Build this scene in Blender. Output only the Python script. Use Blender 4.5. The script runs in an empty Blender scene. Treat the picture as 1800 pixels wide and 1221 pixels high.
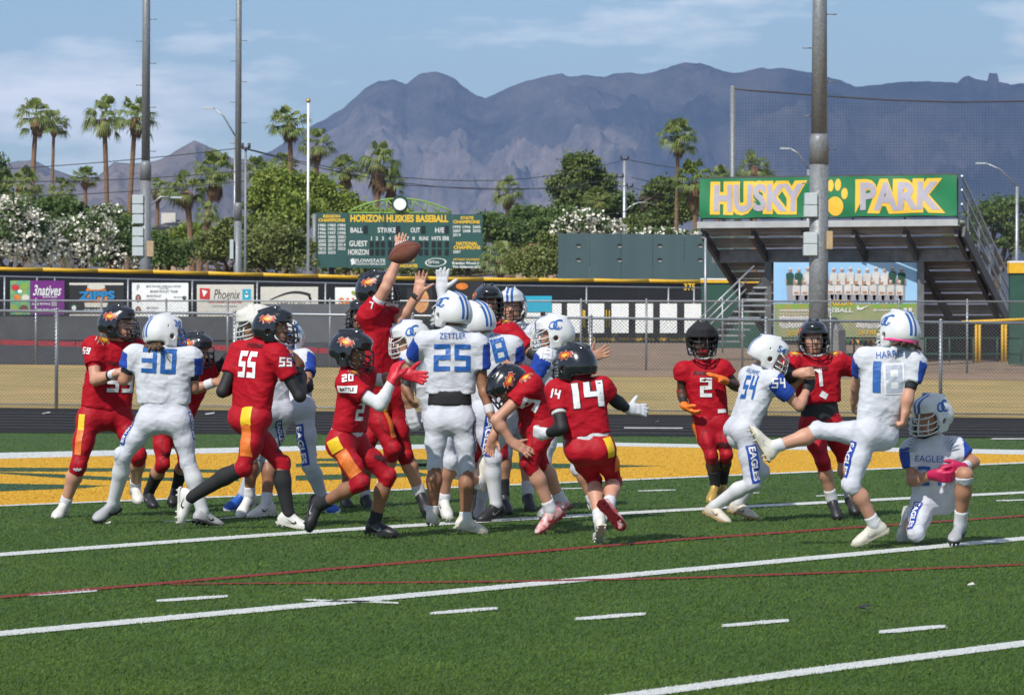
import bpy, bmesh, math, random
import numpy as np
from mathutils import Vector, Matrix, noise as mnoise
from mathutils.bvhtree import BVHTree

random.seed(7); RNG = np.random.default_rng(7)
S = bpy.context.scene
COL = S.collection

# ------------------------------------------------------------------ camera
F, CX, CY, HC, ROLL = 6000.0, 900.0, 610.5, 1.33, 0.004
PITCH = math.atan(10.5 / F)
FWD = Vector((0, math.cos(PITCH), -math.sin(PITCH)))
UPV = Vector((0, math.sin(PITCH), math.cos(PITCH)))
RGT = Vector((1, 0, 0))
CAMP = Vector((0, 0, HC))
cam_d = bpy.data.cameras.new('camera'); cam = bpy.data.objects.new('camera', cam_d); COL.objects.link(cam)
cam_d.sensor_width = 36.0; cam_d.lens = 36.0 * F / 1800.0
cam_d.clip_start = 0.1; cam_d.clip_end = 40000
cx_ = (RGT * math.cos(ROLL) + UPV * math.sin(ROLL)); cy_ = (UPV * math.cos(ROLL) - RGT * math.sin(ROLL)); cz_ = -FWD
cam.matrix_world = Matrix(((cx_.x, cy_.x, cz_.x, 0), (cx_.y, cy_.y, cz_.y, 0), (cx_.z, cy_.z, cz_.z, HC), (0, 0, 0, 1)))
cam_d.dof.use_dof = True; cam_d.dof.focus_distance = 24.0; cam_d.dof.aperture_fstop = 13.0
S.camera = cam

# ------------------------------------------------------------------ light
SUN_EL, SUN_AZ = math.radians(45), math.radians(-149)     # azimuth from +Y clockwise (negative: to the left)
sdir = Vector((math.sin(SUN_AZ) * math.cos(SUN_EL), math.cos(SUN_AZ) * math.cos(SUN_EL), math.sin(SUN_EL)))
sun_d = bpy.data.lights.new('sun', 'SUN'); sun = bpy.data.objects.new('sun', sun_d); COL.objects.link(sun)
sun_d.energy = 4.9; sun_d.angle = math.radians(0.6); sun_d.color = (1.0, 0.95, 0.87)
sun.rotation_euler = sdir.to_track_quat('Z', 'Y').to_euler()
w = bpy.data.worlds.new('World'); S.world = w; w.use_nodes = True
nt = w.node_tree; nt.nodes.clear()
def N(t, k, **kw):
    n = t.nodes.new(k)
    for a, b in kw.items(): setattr(n, a, b)
    return n
sky = N(nt, 'ShaderNodeTexSky', sky_type='NISHITA'); sky.sun_disc = False
sky.sun_elevation = SUN_EL; sky.sun_rotation = SUN_AZ; sky.altitude = 400; sky.air_density = 1.0; sky.dust_density = 0.05; sky.ozone_density = 3.0
bg = N(nt, 'ShaderNodeBackground'); bg.inputs[1].default_value = 0.112
wo = N(nt, 'ShaderNodeOutputWorld')
tc = N(nt, 'ShaderNodeTexCoord'); mp = N(nt, 'ShaderNodeMapping'); mp.inputs['Scale'].default_value = (6, 6, 24); mp.inputs['Location'].default_value = (9.8, 4.1, 0.9)
nz = N(nt, 'ShaderNodeTexNoise'); nz.inputs['Scale'].default_value = 1.6; nz.inputs['Detail'].default_value = 7; nz.inputs['Roughness'].default_value = 0.55
rmp = N(nt, 'ShaderNodeValToRGB'); rmp.color_ramp.elements[0].position = 0.50; rmp.color_ramp.elements[1].position = 0.64
rmp.color_ramp.elements[1].color = (0.9, 0.9, 0.9, 1)
mx = N(nt, 'ShaderNodeMixRGB'); mx.inputs[2].default_value = (12.5, 12.6, 12.8, 1)
L = nt.links.new
L(tc.outputs['Generated'], mp.inputs[0]); L(mp.outputs[0], nz.inputs['Vector']); L(nz.outputs['Fac'], rmp.inputs[0])
L(rmp.outputs[0], mx.inputs[0]); L(sky.outputs[0], mx.inputs[1]); L(mx.outputs[0], bg.inputs[0]); L(bg.outputs[0], wo.inputs[0])
S.view_settings.view_transform = 'Standard'; S.view_settings.look = 'None'; S.view_settings.gamma = 1.0
S.view_settings.exposure = 0.0; S.view_settings.use_curve_mapping = False
S.cycles.max_bounces = 6; S.cycles.transparent_max_bounces = 8; S.cycles.volume_bounces = 0

# ------------------------------------------------------------------ projection helpers
def ray(px, py):
    u, v = px - CX, py - CY
    u0, v0 = u + v * ROLL, v - u * ROLL
    return RGT * (u0 / F) - UPV * (v0 / F) + FWD
def P(px, py, Y):
    r = ray(px, py); return CAMP + r * (Y / r.y)
def G(px, py, z=0.0):
    r = ray(px, py); return CAMP + r * ((z - HC) / r.z)
def XG(px, Y):                      # world x of an image column at depth Y
    return P(px, 600, Y).x
def ZG(px, py, Y): return P(px, py, Y).z
PROF = np.array([(-400, 0), (60, 0), (66, 0.0), (90, .655), (105, .96), (114, 1.16), (120, 1.25), (136, 1.36), (160, 1.4), (60000, 1.4)])
def terr(x, y):
    z = np.interp(y, PROF[:, 0], PROF[:, 1])
    wgt = np.clip((np.asarray(y, float) - 50) / 10, 0, 1) * (1 - np.clip((np.asarray(y, float) - 92) / 30, 0, 1))
    return z - 0.0055 * np.clip(np.asarray(x, float) + 10, -10, 40) * wgt

# ------------------------------------------------------------------ materials
MATS = {}
def mat(name, col, rough=0.6, metal=0.0, var=0.0, vscale=8.0, bump=0.0, bscale=60.0, spec=0.5, col2=None, coat=0.0, detail=4.0, vstretch=(1, 1, 1), emit=None, transl=0.0, nrough=.5, bdist=.02):
    if name in MATS: return MATS[name]
    m = bpy.data.materials.new(name); m.use_nodes = True; t = m.node_tree
    b = t.nodes['Principled BSDF']
    b.inputs['Base Color'].default_value = (*col, 1); b.inputs['Roughness'].default_value = rough
    b.inputs['Metallic'].default_value = metal; b.inputs['Specular IOR Level'].default_value = spec
    if coat: b.inputs['Coat Weight'].default_value = coat; b.inputs['Coat Roughness'].default_value = 0.08
    g = N(t, 'ShaderNodeNewGeometry')
    if var or col2:
        mpn = N(t, 'ShaderNodeMapping'); mpn.inputs['Scale'].default_value = vstretch
        t.links.new(g.outputs['Position'], mpn.inputs[0])
        n = N(t, 'ShaderNodeTexNoise'); n.inputs['Scale'].default_value = vscale; n.inputs['Detail'].default_value = detail; n.inputs['Roughness'].default_value = nrough
        t.links.new(mpn.outputs[0], n.inputs['Vector'])
        r = N(t, 'ShaderNodeValToRGB'); r.color_ramp.elements[0].position = 0.32; r.color_ramp.elements[1].position = 0.68
        c2 = col2 if col2 else tuple(min(1, c * (1 + var)) for c in col)
        c1 = col if col2 else tuple(c * (1 - var) for c in col)
        r.color_ramp.elements[0].color = (*c1, 1); r.color_ramp.elements[1].color = (*c2, 1)
        t.links.new(n.outputs['Fac'], r.inputs[0]); t.links.new(r.outputs[0], b.inputs['Base Color'])
    if bump:
        n2 = N(t, 'ShaderNodeTexNoise'); n2.inputs['Scale'].default_value = bscale; n2.inputs['Detail'].default_value = 3 if bdist < 1 else 8
        t.links.new(g.outputs['Position'], n2.inputs['Vector'])
        bp = N(t, 'ShaderNodeBump'); bp.inputs['Strength'].default_value = bump; bp.inputs['Distance'].default_value = bdist
        t.links.new(n2.outputs['Fac'], bp.inputs['Height']); t.links.new(bp.outputs[0], b.inputs['Normal'])
    if transl:
        tr = N(t, 'ShaderNodeBsdfTranslucent'); ms = N(t, 'ShaderNodeMixShader'); ms.inputs[0].default_value = transl
        src = b.inputs['Base Color'].links[0].from_socket if b.inputs['Base Color'].is_linked else None
        if src: t.links.new(src, tr.inputs[0])
        else: tr.inputs[0].default_value = (*col, 1)
        t.links.new(b.outputs[0], ms.inputs[1]); t.links.new(tr.outputs[0], ms.inputs[2])
        t.links.new(ms.outputs[0], t.nodes['Material Output'].inputs[0])
    MATS[name] = m; return m

# ------------------------------------------------------------------ object helpers
def np_mesh(name, V, Fc, smooth=True):
    """V (n,3), Fc (m,k) with k = 3 or 4"""
    me = bpy.data.meshes.new(name); V = np.asarray(V, np.float32); Fc = np.asarray(Fc, np.int32)
    k = Fc.shape[1]; m = len(Fc)
    me.vertices.add(len(V)); me.vertices.foreach_set('co', V.ravel())
    me.loops.add(m * k); me.loops.foreach_set('vertex_index', Fc.ravel())
    me.polygons.add(m); me.polygons.foreach_set('loop_start', np.arange(m, dtype=np.int32) * k)
    me.polygons.foreach_set('use_smooth', np.full(m, bool(smooth)))
    me.update(calc_edges=True); return me
def link(name, me, m=None, parent=None, label=None, cat=None, group=None, kind=None):
    o = bpy.data.objects.new(name, me); COL.objects.link(o)
    if m is not None and me is not None and len(me.materials) == 0: me.materials.append(m)
    if parent is not None: setpar(o, parent)
    if label: o['label'] = label
    if cat: o['category'] = cat
    if group: o['group'] = group
    if kind: o['kind'] = kind
    return o
WORLD = {}
def setpar(o, parent):
    o.parent = parent; o.matrix_parent_inverse = WORLD.get(parent.name, Matrix.Identity(4)).inverted()
def thing(name, loc, label, cat, group=None):
    o = bpy.data.objects.new(name, None); COL.objects.link(o); o.location = loc; o.empty_display_size = 0.2
    o['label'] = label; o['category'] = cat
    if group: o['group'] = group
    WORLD[o.name] = Matrix.Translation(Vector(loc)); return o
class MB:
    def __init__(s): s.v = []; s.f = []; s.sm = []
    def quad(s, a, b, c, d): i = len(s.v); s.v += [tuple(a), tuple(b), tuple(c), tuple(d)]; s.f.append((i, i+1, i+2, i+3)); s.sm.append(False); return s
    def poly(s, pts): i = len(s.v); s.v += [tuple(p) for p in pts]; s.f.append(tuple(range(i, i+len(pts)))); s.sm.append(False); return s
    def box(s, c, sz, R=None):
        c = Vector(c); h = Vector(sz) * 0.5; i = len(s.v)
        for x in (-1, 1):
            for y in (-1, 1):
                for z in (-1, 1):
                    q = Vector((x*h.x, y*h.y, z*h.z)); q = R @ q if R else q
                    s.v.append(tuple(c + q))
        for f in ((0,1,3,2),(4,6,7,5),(0,4,5,1),(2,3,7,6),(0,2,6,4),(1,5,7,3)):
            s.f.append(tuple(i+j for j in f)); s.sm.append(False)
        return s
    def beam(s, a, b, wd, ht, up=Vector((0, 0, 1))):
        a = Vector(a); b = Vector(b); d = (b - a); l = d.length; d.normalize()
        x = d.cross(up)
        if x.length < 1e-4: x = d.cross(Vector((0, 1, 0)))
        x.normalize(); z = x.cross(d)
        R = Matrix((x, d, z)).transposed()
        return s.box((a + b) / 2, (wd, l, ht), R)
    def tube(s, pts, r, n=8, caps=True, smooth=True):
        pts = [Vector(p) for p in pts]; m = len(pts); rr = r if hasattr(r, '__len__') else [r] * m
        i0 = len(s.v); ref = None
        for k, p in enumerate(pts):
            d = (pts[min(k+1, m-1)] - pts[max(k-1, 0)]).normalized()
            if ref is None:
                ref = d.cross(Vector((0, 0, 1)))
                if ref.length < 1e-3: ref = d.cross(Vector((0, 1, 0)))
            ref = (ref - d * ref.dot(d)).normalized(); b = d.cross(ref)
            for j in range(n):
                a = 2 * math.pi * j / n; s.v.append(tuple(p + (ref * math.cos(a) + b * math.sin(a)) * rr[k]))
        for k in range(m - 1):
            for j in range(n):
                s.f.append((i0+k*n+j, i0+k*n+(j+1) % n, i0+(k+1)*n+(j+1) % n, i0+(k+1)*n+j)); s.sm.append(smooth)
        if caps:
            s.f.append(tuple(i0+j for j in reversed(range(n)))); s.sm.append(False)
            s.f.append(tuple(i0+(m-1)*n+j for j in range(n))); s.sm.append(False)
        return s
    def mesh(s, name):
        me = bpy.data.meshes.new(name); me.from_pydata(s.v, [], s.f); me.update()
        me.polygons.foreach_set('use_smooth', s.sm); return me
    def build(s, name, m, parent=None, **kw): return link(name, s.mesh(name), m, parent, **kw)

# text as flat printed geometry
_TX = {}; _TXS = {}
def text2d(txt, sub=0.0, bold=0.0, shear=0.0, space=1.0):
    key = (txt, sub, bold, shear, space)
    if key in _TX: return _TX[key]
    cu = bpy.data.curves.new('t', 'FONT'); cu.body = txt; cu.align_x = 'CENTER'; cu.align_y = 'CENTER'; cu.size = 1.0
    cu.offset = bold; cu.shear = shear; cu.resolution_u = 3; cu.space_character = space; cu.fill_mode = 'FRONT'
    o = bpy.data.objects.new('t', cu); COL.objects.link(o)
    me = bpy.data.meshes.new_from_object(o.evaluated_get(bpy.context.evaluated_depsgraph_get()))
    bpy.data.objects.remove(o); bpy.data.curves.remove(cu)
    bm = bmesh.new(); bm.from_mesh(me); bpy.data.meshes.remove(me)
    bmesh.ops.remove_doubles(bm, verts=bm.verts, dist=1e-4)
    bmesh.ops.triangulate(bm, faces=bm.faces)
    if sub:
        for _ in range(5):
            ed = [e for e in bm.edges if e.calc_length() > sub]
            if not ed: break
            bmesh.ops.subdivide_edges(bm, edges=ed, cuts=1); bmesh.ops.triangulate(bm, faces=bm.faces)
    bm.verts.index_update()
    V = np.array([(v.co.x, v.co.y) for v in bm.verts]); Fc = np.array([[v.index for v in f.verts] for f in bm.faces], np.int32)
    bm.free()
    lo, hi = V.min(0), V.max(0); V = (V - (lo + hi) / 2) / (hi[1] - lo[1]); _TXS[key] = hi - lo      # height 1, centred
    _TX[key] = (V, Fc); return _TX[key]
def print_text(parent, txt, px, py, hpx, Y, m, wpx=None, off=0.012, bold=0.02, name='lettering', shear=0.0, rot=0.0, space=1.0):
    V, Fc = text2d(txt, 0.0, bold, shear, space); s = Y / F
    o = P(px, py, Y); sy = hpx * s; sx = sy if wpx is None else wpx * s / (V[:, 0].max() - V[:, 0].min())
    c, sn = math.cos(rot), math.sin(rot); X = V[:, 0] * sx; Z = V[:, 1] * sy
    W = np.stack([o.x + X * c - Z * sn, np.full(len(V), Y - off), o.z + X * sn + Z * c], 1)
    return link(name, np_mesh(name, W, Fc, False), m, parent)
def print_poly(parent, pts, Y, m, off=0.012, name='print'):
    mb = MB(); mb.poly([(P(x, y, Y).x, Y - off, P(x, y, Y).z) for x, y in pts])
    return mb.build(name, m, parent)
def ellipse(cx, cy, rx, ry, n=20, a0=0, rot=0.0):
    out = []
    for i in range(n):
        a = a0 + 2*math.pi*i/n; x, y = rx*math.cos(a), ry*math.sin(a)
        out.append((cx + x*math.cos(rot) - y*math.sin(rot), cy + x*math.sin(rot) + y*math.cos(rot)))
    return out
# ------------------------------------------------------------------ common materials
M_steel = mat('galvanised steel', (.36, .38, .40), .45, .6, var=.12, vscale=6)
M_steel_d = mat('dull grey steel', (.17, .18, .19), .55, .4, var=.2, vscale=5)
M_pole = mat('grey pole', (.20, .215, .225), .5, .25, var=.22, vscale=14)
M_wire = mat('chain link wire', (.15, .155, .16), .7, .2)
M_white = mat('white paint', (.78, .78, .76), .6)
M_black = mat('black vinyl', (.017, .018, .02), .6, var=.25, vscale=1.2)
M_yel = mat('yellow vinyl', (.72, .42, .02), .55, var=.08)
M_green = mat('dark green paint', (.018, .075, .05), .6, var=.12, vscale=2)
M_txtw = mat('white print', (.72, .74, .72), .6)
M_txty = mat('yellow print', (.78, .5, .03), .6)

# ------------------------------------------------------------------ setting: ground
def sheet(name, xs, ys, off, m, kind='structure', fn=terr):
    X, Y = np.meshgrid(xs, ys); Z = fn(X, Y) + off
    V = np.stack([X, Y, Z], -1).reshape(-1, 3); nx, ny = len(xs), len(ys)
    i = np.arange((ny-1)*(nx-1)); r, c = i // (nx-1), i % (nx-1); a = r*nx + c
    Fc = np.stack([a, a+1, a+nx+1, a+nx], 1)
    return link(name, np_mesh(name, V, Fc, False), m, kind=kind)
def fan_sheet(name, p0, p1, ys, off, m):
    V = []; n = 24
    for y in ys:
        for i in range(n + 1): x = XG(p0 + (p1 - p0) * i / n, y); V.append((x, y, float(terr(x, y)) + off))
    Fc = [(j*(n+1)+i, j*(n+1)+i+1, (j+1)*(n+1)+i+1, (j+1)*(n+1)+i) for j in range(len(ys)-1) for i in range(n)]
    return link(name, np_mesh(name, np.array(V), np.array(Fc), False), m, kind='structure')
M_earth = mat('dry earth', (.20, .15, .10), .9, col2=(.14, .12, .075), vscale=.25, bump=.3, bscale=3)
ys = np.concatenate([np.linspace(-300, 60, 19), PROF[2:9, 0], [92, 105, 122, 200, 500, 2000, 6000, 11600]]); ys = np.unique(ys)
sheet('ground', np.array([-4400, -300, -60, -30, -20, -10, 0, 10, 20, 30, 60, 300, 4400.]), ys, -0.03, M_earth)
M_turf = mat('turf base', (.031, .078, .009), .9, var=.3, vscale=30, bump=.5, bscale=120)
turf_edge = lambda px: G(px, 755 + (776 - 755) * px / 1700)
e0, e1 = turf_edge(-300), turf_edge(2100)
mb = MB(); mb.quad((-60, -20, 0), (60, -20, 0), (60, e1.y, 0), (-60, e0.y, 0)); mb.build('turf', M_turf, kind='structure')
# running track: rubber band with faint worn lane lines
M_track = mat('black rubber track', (.026, .026, .028), 1.0, spec=.08, var=.35, vscale=5, vstretch=(.25, 2.5, 1), bump=.4, bscale=120)
fy = lambda x: np.interp(x, [-60, -11, 11, 60], [66.3, 66.3, 65.6, 65.6])
xs = np.linspace(-60, 60, 25)
V = []
for x in xs: V += [(x, np.interp(x, [-60, 60], [e0.y, e1.y]) + .0, 0.006), (x, fy(x) - .25, terr(x, fy(x)) + .006)]
Fc = [(2*i, 2*i+2, 2*i+3, 2*i+1) for i in range(len(xs)-1)]
link('track', np_mesh('track', np.array(V), np.array(Fc), False), M_track, kind='structure')
M_lane = mat('worn lane paint', (.06, .06, .062), .8, var=.4, vscale=6)
def track_mark(pts, m, nm='lane_line'):
    mb = MB(); q = []
    for x, y in pts:
        p = G(x, y, 0); q.append((p.x, p.y, float(terr(p.x, p.y)) * min(1, max(0, (p.y - 52) / 10)) + .012 + 0.0008*(p.y-50)))
    mb.poly(q); return mb.build(nm, m, kind='structure')
for k in range(6):
    y0, y1 = 726 + k * 5.0, 737 + k * 6.3
    track_mark([(-60, y0), (1860, y1), (1860, y1 + .6), (-60, y0 + .6)], M_lane)
M_tw = mat('worn white paint', (.45, .45, .45), .8, var=.3, vscale=5)
for a in ([(72, 727), (87, 724.5), (89, 726), (76, 728.5)], [(1097, 752), (1200, 752.5), (1200, 754.5), (1097, 754)], [(1745, 771), (1800, 771), (1800, 773), (1740, 773)],
          [(1152, 738), (1158, 737), (1157, 739), (1151, 739.5)], [(360, 726), (377, 724), (377, 726), (362, 728)]):
    track_mark(a, M_tw, 'painted_mark')
M_dry = mat('dry grass', (.46, .31, .115), .95, col2=(.27, .215, .07), vscale=.9, bump=1, bscale=25, vstretch=(.6, 1.4, 1), detail=8)
sheet('dry_grass', np.linspace(-60, 60, 61), np.linspace(66.0, 90, 13), 0.0, M_dry)
M_asph = mat('asphalt', (.055, .055, .06), 1.0, spec=.1, var=.25, vscale=2)
fan_sheet('asphalt_path', -1200, 880, np.linspace(90, 124, 12), 0.004, M_asph)
M_dirt = mat('tan dirt', (.30, .20, .13), .95, col2=(.22, .155, .10), vscale=.6, bump=.5, bscale=8)
fan_sheet('dirt_path', 880, 3400, np.linspace(85.5, 124, 14), 0.008, M_dirt)
M_redk = mat('red kerb paint', (.34, .02, .03), .8, var=.2)
mb = MB(); KA, KB = Vector((XG(-120, 115.5), 115.5)), Vector((XG(720, 103), 103.))
for i in range(12):
    k0, k1 = KA.lerp(KB, i / 12), KA.lerp(KB, (i + .98) / 12); mb.beam((k0.x, k0.y, float(terr(k0.x, k0.y)) + .08), (k1.x, k1.y, float(terr(k1.x, k1.y)) + .08), .3, .16)
mb.build('kerb', M_redk, kind='structure')
mb = MB(); mb.box((XG(2, 118), 118, float(terr(-17, 118)) + .12), (1.0, .5, .3)); mb.build('kerb_block', M_redk, kind='structure')

# ------------------------------------------------------------------ field paint: polygons in image columns, laid on the ground
M_pw = mat('white field paint', (.54, .56, .55), .85, var=.1, vscale=40, bump=.4, bscale=150)
M_py = mat('yellow field paint', (.56, .31, .011), .85, var=.06, vscale=30, bump=.4, bscale=150)
M_pr = mat('red field paint', (.20, .010, .010), .85, var=.2, vscale=30)
PAINT = []                          # (polygon xy array, colour index) in paint order
def paint(name, pts, m, ci, z):
    W = [G(x, y, 0) for x, y in pts]
    bm = bmesh.new(); vs = [bm.verts.new((p.x, p.y, z)) for p in W]; f = bm.faces.new(vs); f.normal_update()
    if f.normal.z < 0: f.normal_flip()
    bmesh.ops.triangulate(bm, faces=bm.faces)
    me = bpy.data.meshes.new(name); bm.to_mesh(me); bm.free()
    PAINT.append((np.array([(p.x, p.y) for p in W]), ci)); return link(name, me, m, kind='structure')
def band(pts, w):                   # centre polyline with pixel thickness
    return [(x, y - w[i] / 2) for i, (x, y) in enumerate(pts)] + [(x, y + w[i] / 2) for i, (x, y) in reversed(list(enumerate(pts)))]
L1 = [(-200, 897.5), (0, 889.5), (540, 867.6), (702, 861.2), (1200, 839.5), (1442, 829), (1800, 813.6), (2000, 805)]
BT = [(-200, 801), (0, 796), (600, 782.6), (1080, 778), (1230, 781), (1800, 791), (2000, 795)]
BB = [(-200, 811.5), (0, 806.4), (600, 791), (1080, 784.3), (1230, 787), (1800, 799), (2000, 803.5)]
paint('end_zone', BB + L1[::-1], M_py, 1, .003)
paint('border_line', BT + BB[::-1], M_pw, 0, .0042)
M_pg = mat('dark green field paint', (.02, .065, .018), .9, var=.3, vscale=20)
for gpts in ([(-60, 822), (0, 822), (190, 823), (400, 826), (400, 831), (190, 829), (0, 829), (-60, 829)],
             [(-60, 829.6), (0, 830), (110, 834), (200, 839), (420, 840), (420, 846), (200, 845), (100, 840), (0, 832.5), (-60, 831)],
             [(-60, 850), (0, 850), (190, 853.5), (150, 858), (0, 864), (-60, 866)],
             [(548, 806), (600, 806), (790, 808), (790, 812), (548, 811)], [(520, 815), (600, 814), (780, 815), (780, 820), (520, 821)],
             [(520, 836), (600, 834), (740, 831), (760, 837), (600, 843), (520, 845)],
             [(730, 812), (920, 813.5), (1165, 819), (1090, 821.5), (920, 824.5), (730, 826)]):
    paint('end_zone_lettering', gpts, M_pg, 3, .0042)
paint('goal_line_edge', band(L1, [2.2] * 8), M_pw, 0, .0058)
paint('yard_line', band([(-200, 989), (0, 975.6), (300, 953), (600, 931.8), (900, 913.5), (1200, 896.7), (1500, 881), (1800, 866), (2000, 857)], [6.5, 6.2, 5.8, 5.4, 5, 4.6, 4.3, 4, 4]), M_pw, 0, .0058)
paint('yard_line', band([(-200, 1134), (0, 1115), (600, 1059), (1200, 1002.8), (1800, 947), (2000, 928)], [9.5, 9.2, 8.4, 7.6, 6.6, 6.4]), M_pw, 0, .0058)
paint('yard_line', band([(900, 1252), (1123, 1222), (1461, 1176), (1800, 1132), (2000, 1106)], [12.5, 12, 11.5, 11, 11]), M_pw, 0, .0058)
paint('red_line', band([(-200, 1066), (0, 1050.8), (300, 1025), (600, 999.5), (900, 974), (1200, 948.8), (1500, 928), (1800, 907.5), (2000, 895)], [4, 3.8, 3.7, 3.6, 3.4, 3.1, 2.8, 2.5, 2.3]), M_pr, 2, .0072)
paint('red_line', band([(300, 1028), (450, 1026.5), (600, 1026), (900, 1023), (1200, 1017), (1500, 1006), (1800, 993), (2000, 983)], [1.6, 2, 2.3, 2.5, 2.7, 2.7, 2.5, 2.4]), M_pr, 2, .0072)
for (x0, y0, x1, y1, t) in ((50, 1047, 170, 1039, 4.5), (275, 1057, 400, 1049, 5), (533, 1055, 700, 1061, 3.5), (757, 1079, 875, 1070, 5.5), (1010, 1089, 1135, 1080, 6), (1268, 1101, 1387, 1091.5, 6), (1545, 1112, 1662, 1102, 7),
                        (974, 859.8, 1030, 858.4, 1.6), (1121, 863.4, 1187, 861.6, 1.8), (1313, 867.5, 1335, 866.6, 1.6), (1434, 872, 1492, 870.6, 1.8), (1751, 880.5, 1830, 878.5, 2), (288, 918, 350, 914, 1.6), (385, 911.6, 490, 905.5, 1.6)):
    paint('hash_mark', band([(x0, y0), (x0 * .7 + x1 * .3, y0 * .66 + y1 * .34 + t * .1), (x0 * .3 + x1 * .7, y0 * .34 + y1 * .66 - t * .1), (x1, y1)], [t * .75, t, t, t * .75]), M_pw, 0, .0058)
# bits of litter
M_lit = mat('pale scrap', (.55, .55, .5), .8); M_litd = mat('dark rubber scrap', (.02, .02, .022), .8)
for (x, y, dk) in ((1706, 1039, 0), (1518, 1079, 1), (190, 928, 0)):
    g = G(x, y, 0); mb = MB(); s = .02 if not dk else .035
    mb.poly([(g.x - s, g.y - s, .035), (g.x + s, g.y - .7*s, .04), (g.x + .8*s, g.y + s, .05), (g.x - .6*s, g.y + .8*s, .04)])
    mb.poly([(g.x - s, g.y - s, .035), (g.x - .6*s, g.y + .8*s, .04), (g.x + .8*s, g.y + s, .02), (g.x + s, g.y - .7*s, .02)])
    mb.build('turf_scrap', M_litd if dk else M_lit, label=('small dark scrap lying on the open turf' if dk else 'tiny pale scrap lying on the turf'), cat='scrap', group='scraps on the turf')

# ------------------------------------------------------------------ turf fibres, coloured by the paint they stand in
def inpoly(P2, xy):
    x, y = xy[:, 0], xy[:, 1]; r = np.zeros(len(xy), bool); n = len(P2); j = n - 1
    for i in range(n):
        xi, yi, xj, yj = P2[i, 0], P2[i, 1], P2[j, 0], P2[j, 1]
        c = ((yi > y) != (yj > y)); t = (xj - xi) * (y - yi) / (yj - yi + 1e-12) + xi
        r ^= c & (x < t); j = i
    return r
NB = 680000
yy = RNG.uniform(0, 1, NB); d0, d1 = 11.5, 50.0
yy = 1 / (1 / d0 + yy * (1 / d1 - 1 / d0))                                # denser near the sideline where the camera stands
xx = (RNG.uniform(-1, 1, NB)) * (yy * .155 + .9)
keep = yy < np.interp(xx, [-60, 60], [e0.y, e1.y]) - .05; xx, yy = xx[keep], yy[keep]; NB = len(xx)
ci = np.full(NB, 4); xy = np.stack([xx, yy], 1)
for poly, c in PAINT:
    lo, hi = poly.min(0), poly.max(0); sel = np.where((xx > lo[0]) & (xx < hi[0]) & (yy > lo[1]) & (yy < hi[1]))[0]
    if len(sel): ins = inpoly(poly, xy[sel] + RNG.normal(0, .006, (len(sel), 2))); ci[sel[ins]] = c
szf = np.clip(yy / 16, .9, 2.2)
hgt = RNG.uniform(.008, .017, NB) * np.where(ci == 4, 1, .8); wid = RNG.uniform(.0017, .0032, NB) * szf
ang = RNG.uniform(0, np.pi, NB); lean = RNG.normal(0, .008, (NB, 2)) + np.array([.006, 0])
V = np.zeros((NB, 3, 3), np.float32)
V[:, 0] = np.stack([xx - np.cos(ang) * wid, yy - np.sin(ang) * wid * .6, np.full(NB, .003)], 1)
V[:, 1] = np.stack([xx + np.cos(ang) * wid, yy + np.sin(ang) * wid * .6, np.full(NB, .003)], 1)
V[:, 2] = np.stack([xx + lean[:, 0], yy + lean[:, 1], hgt], 1)
me = np_mesh('turf_fibres', V.reshape(-1, 3), np.arange(NB * 3).reshape(-1, 3), False)
pal = [mat('fibre white', (.56, .58, .56), .8), mat('fibre yellow', (.58, .325, .012), .8, var=.08, vscale=50), mat('fibre red', (.20, .012, .012), .8), mat('fibre dark green', (.02, .065, .018), .8),
       mat('fibre green', (.072, .145, .011), .7, var=.28, vscale=35, transl=.25), mat('fibre olive', (.098, .160, .015), .7, var=.3, vscale=1.5, transl=.25), mat('fibre deep green', (.040, .092, .008), .7, var=.2, vscale=40, transl=.2)]
for m in pal: me.materials.append(m)
low = sum(np.sin(xx * a_ + yy * b_ + p_) for a_, b_, p_ in ((.9, .35, 1), (2.3, -.8, 2), (.4, 1.1, 4), (5.1, 1.9, .3), (-3.3, 2.6, 5))) / 5
rr = np.clip(RNG.random(NB) + .32 * low, 0, 1); ci = np.where((ci == 4) & (rr < .30), 5, ci); ci = np.where((ci == 4) & (rr > .72), 6, ci)
me.polygons.foreach_set('material_index', ci.astype(np.int32))
link('turf_fibres', me, None, label='short green and painted artificial turf fibres', cat='turf', kind='stuff')

# ------------------------------------------------------------------ fences
def wires(pts_fn, Lx, H, pitch, th):
    """diagonal wires in a rectangle Lx x H; pts_fn maps (s, h) to world"""
    V = []; Fq = []
    n = int((Lx + H) / pitch) + 1
    for sgn in (1, -1):
        for i in range(n):
            a = i * pitch
            if sgn == 1: s0, s1 = a - H, a
            else: s0, s1 = a, a - H
            # clip in s
            p0, p1 = np.array([s0, 0.]), np.array([s1, H]); d = p1 - p0; t0, t1 = 0., 1.
            for lim, s in ((0, 1), (Lx, -1)):
                f0, f1 = s * (p0[0] - lim), s * (p1[0] - lim)
                if f0 < 0 and f1 < 0: t0 = 2; break
                if f0 < 0: t0 = max(t0, f0 / (f0 - f1))
                elif f1 < 0: t1 = min(t1, f0 / (f0 - f1))
            if t0 >= t1: continue
            q0, q1 = p0 + d * t0, p0 + d * t1
            A, B = pts_fn(*q0), pts_fn(*q1); o = len(V); y = .003 * sgn
            for Q in (A, B): V += [(Q.x - th*.6, Q.y + y, Q.z), (Q.x + th*.6, Q.y + y, Q.z), (Q.x, Q.y + y - th, Q.z)]
            Fq += [(o, o+1, o+4, o+3), (o+1, o+2, o+5, o+4), (o+2, o, o+3, o+5)]
    return np.array(V), np.array(Fq)
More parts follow.
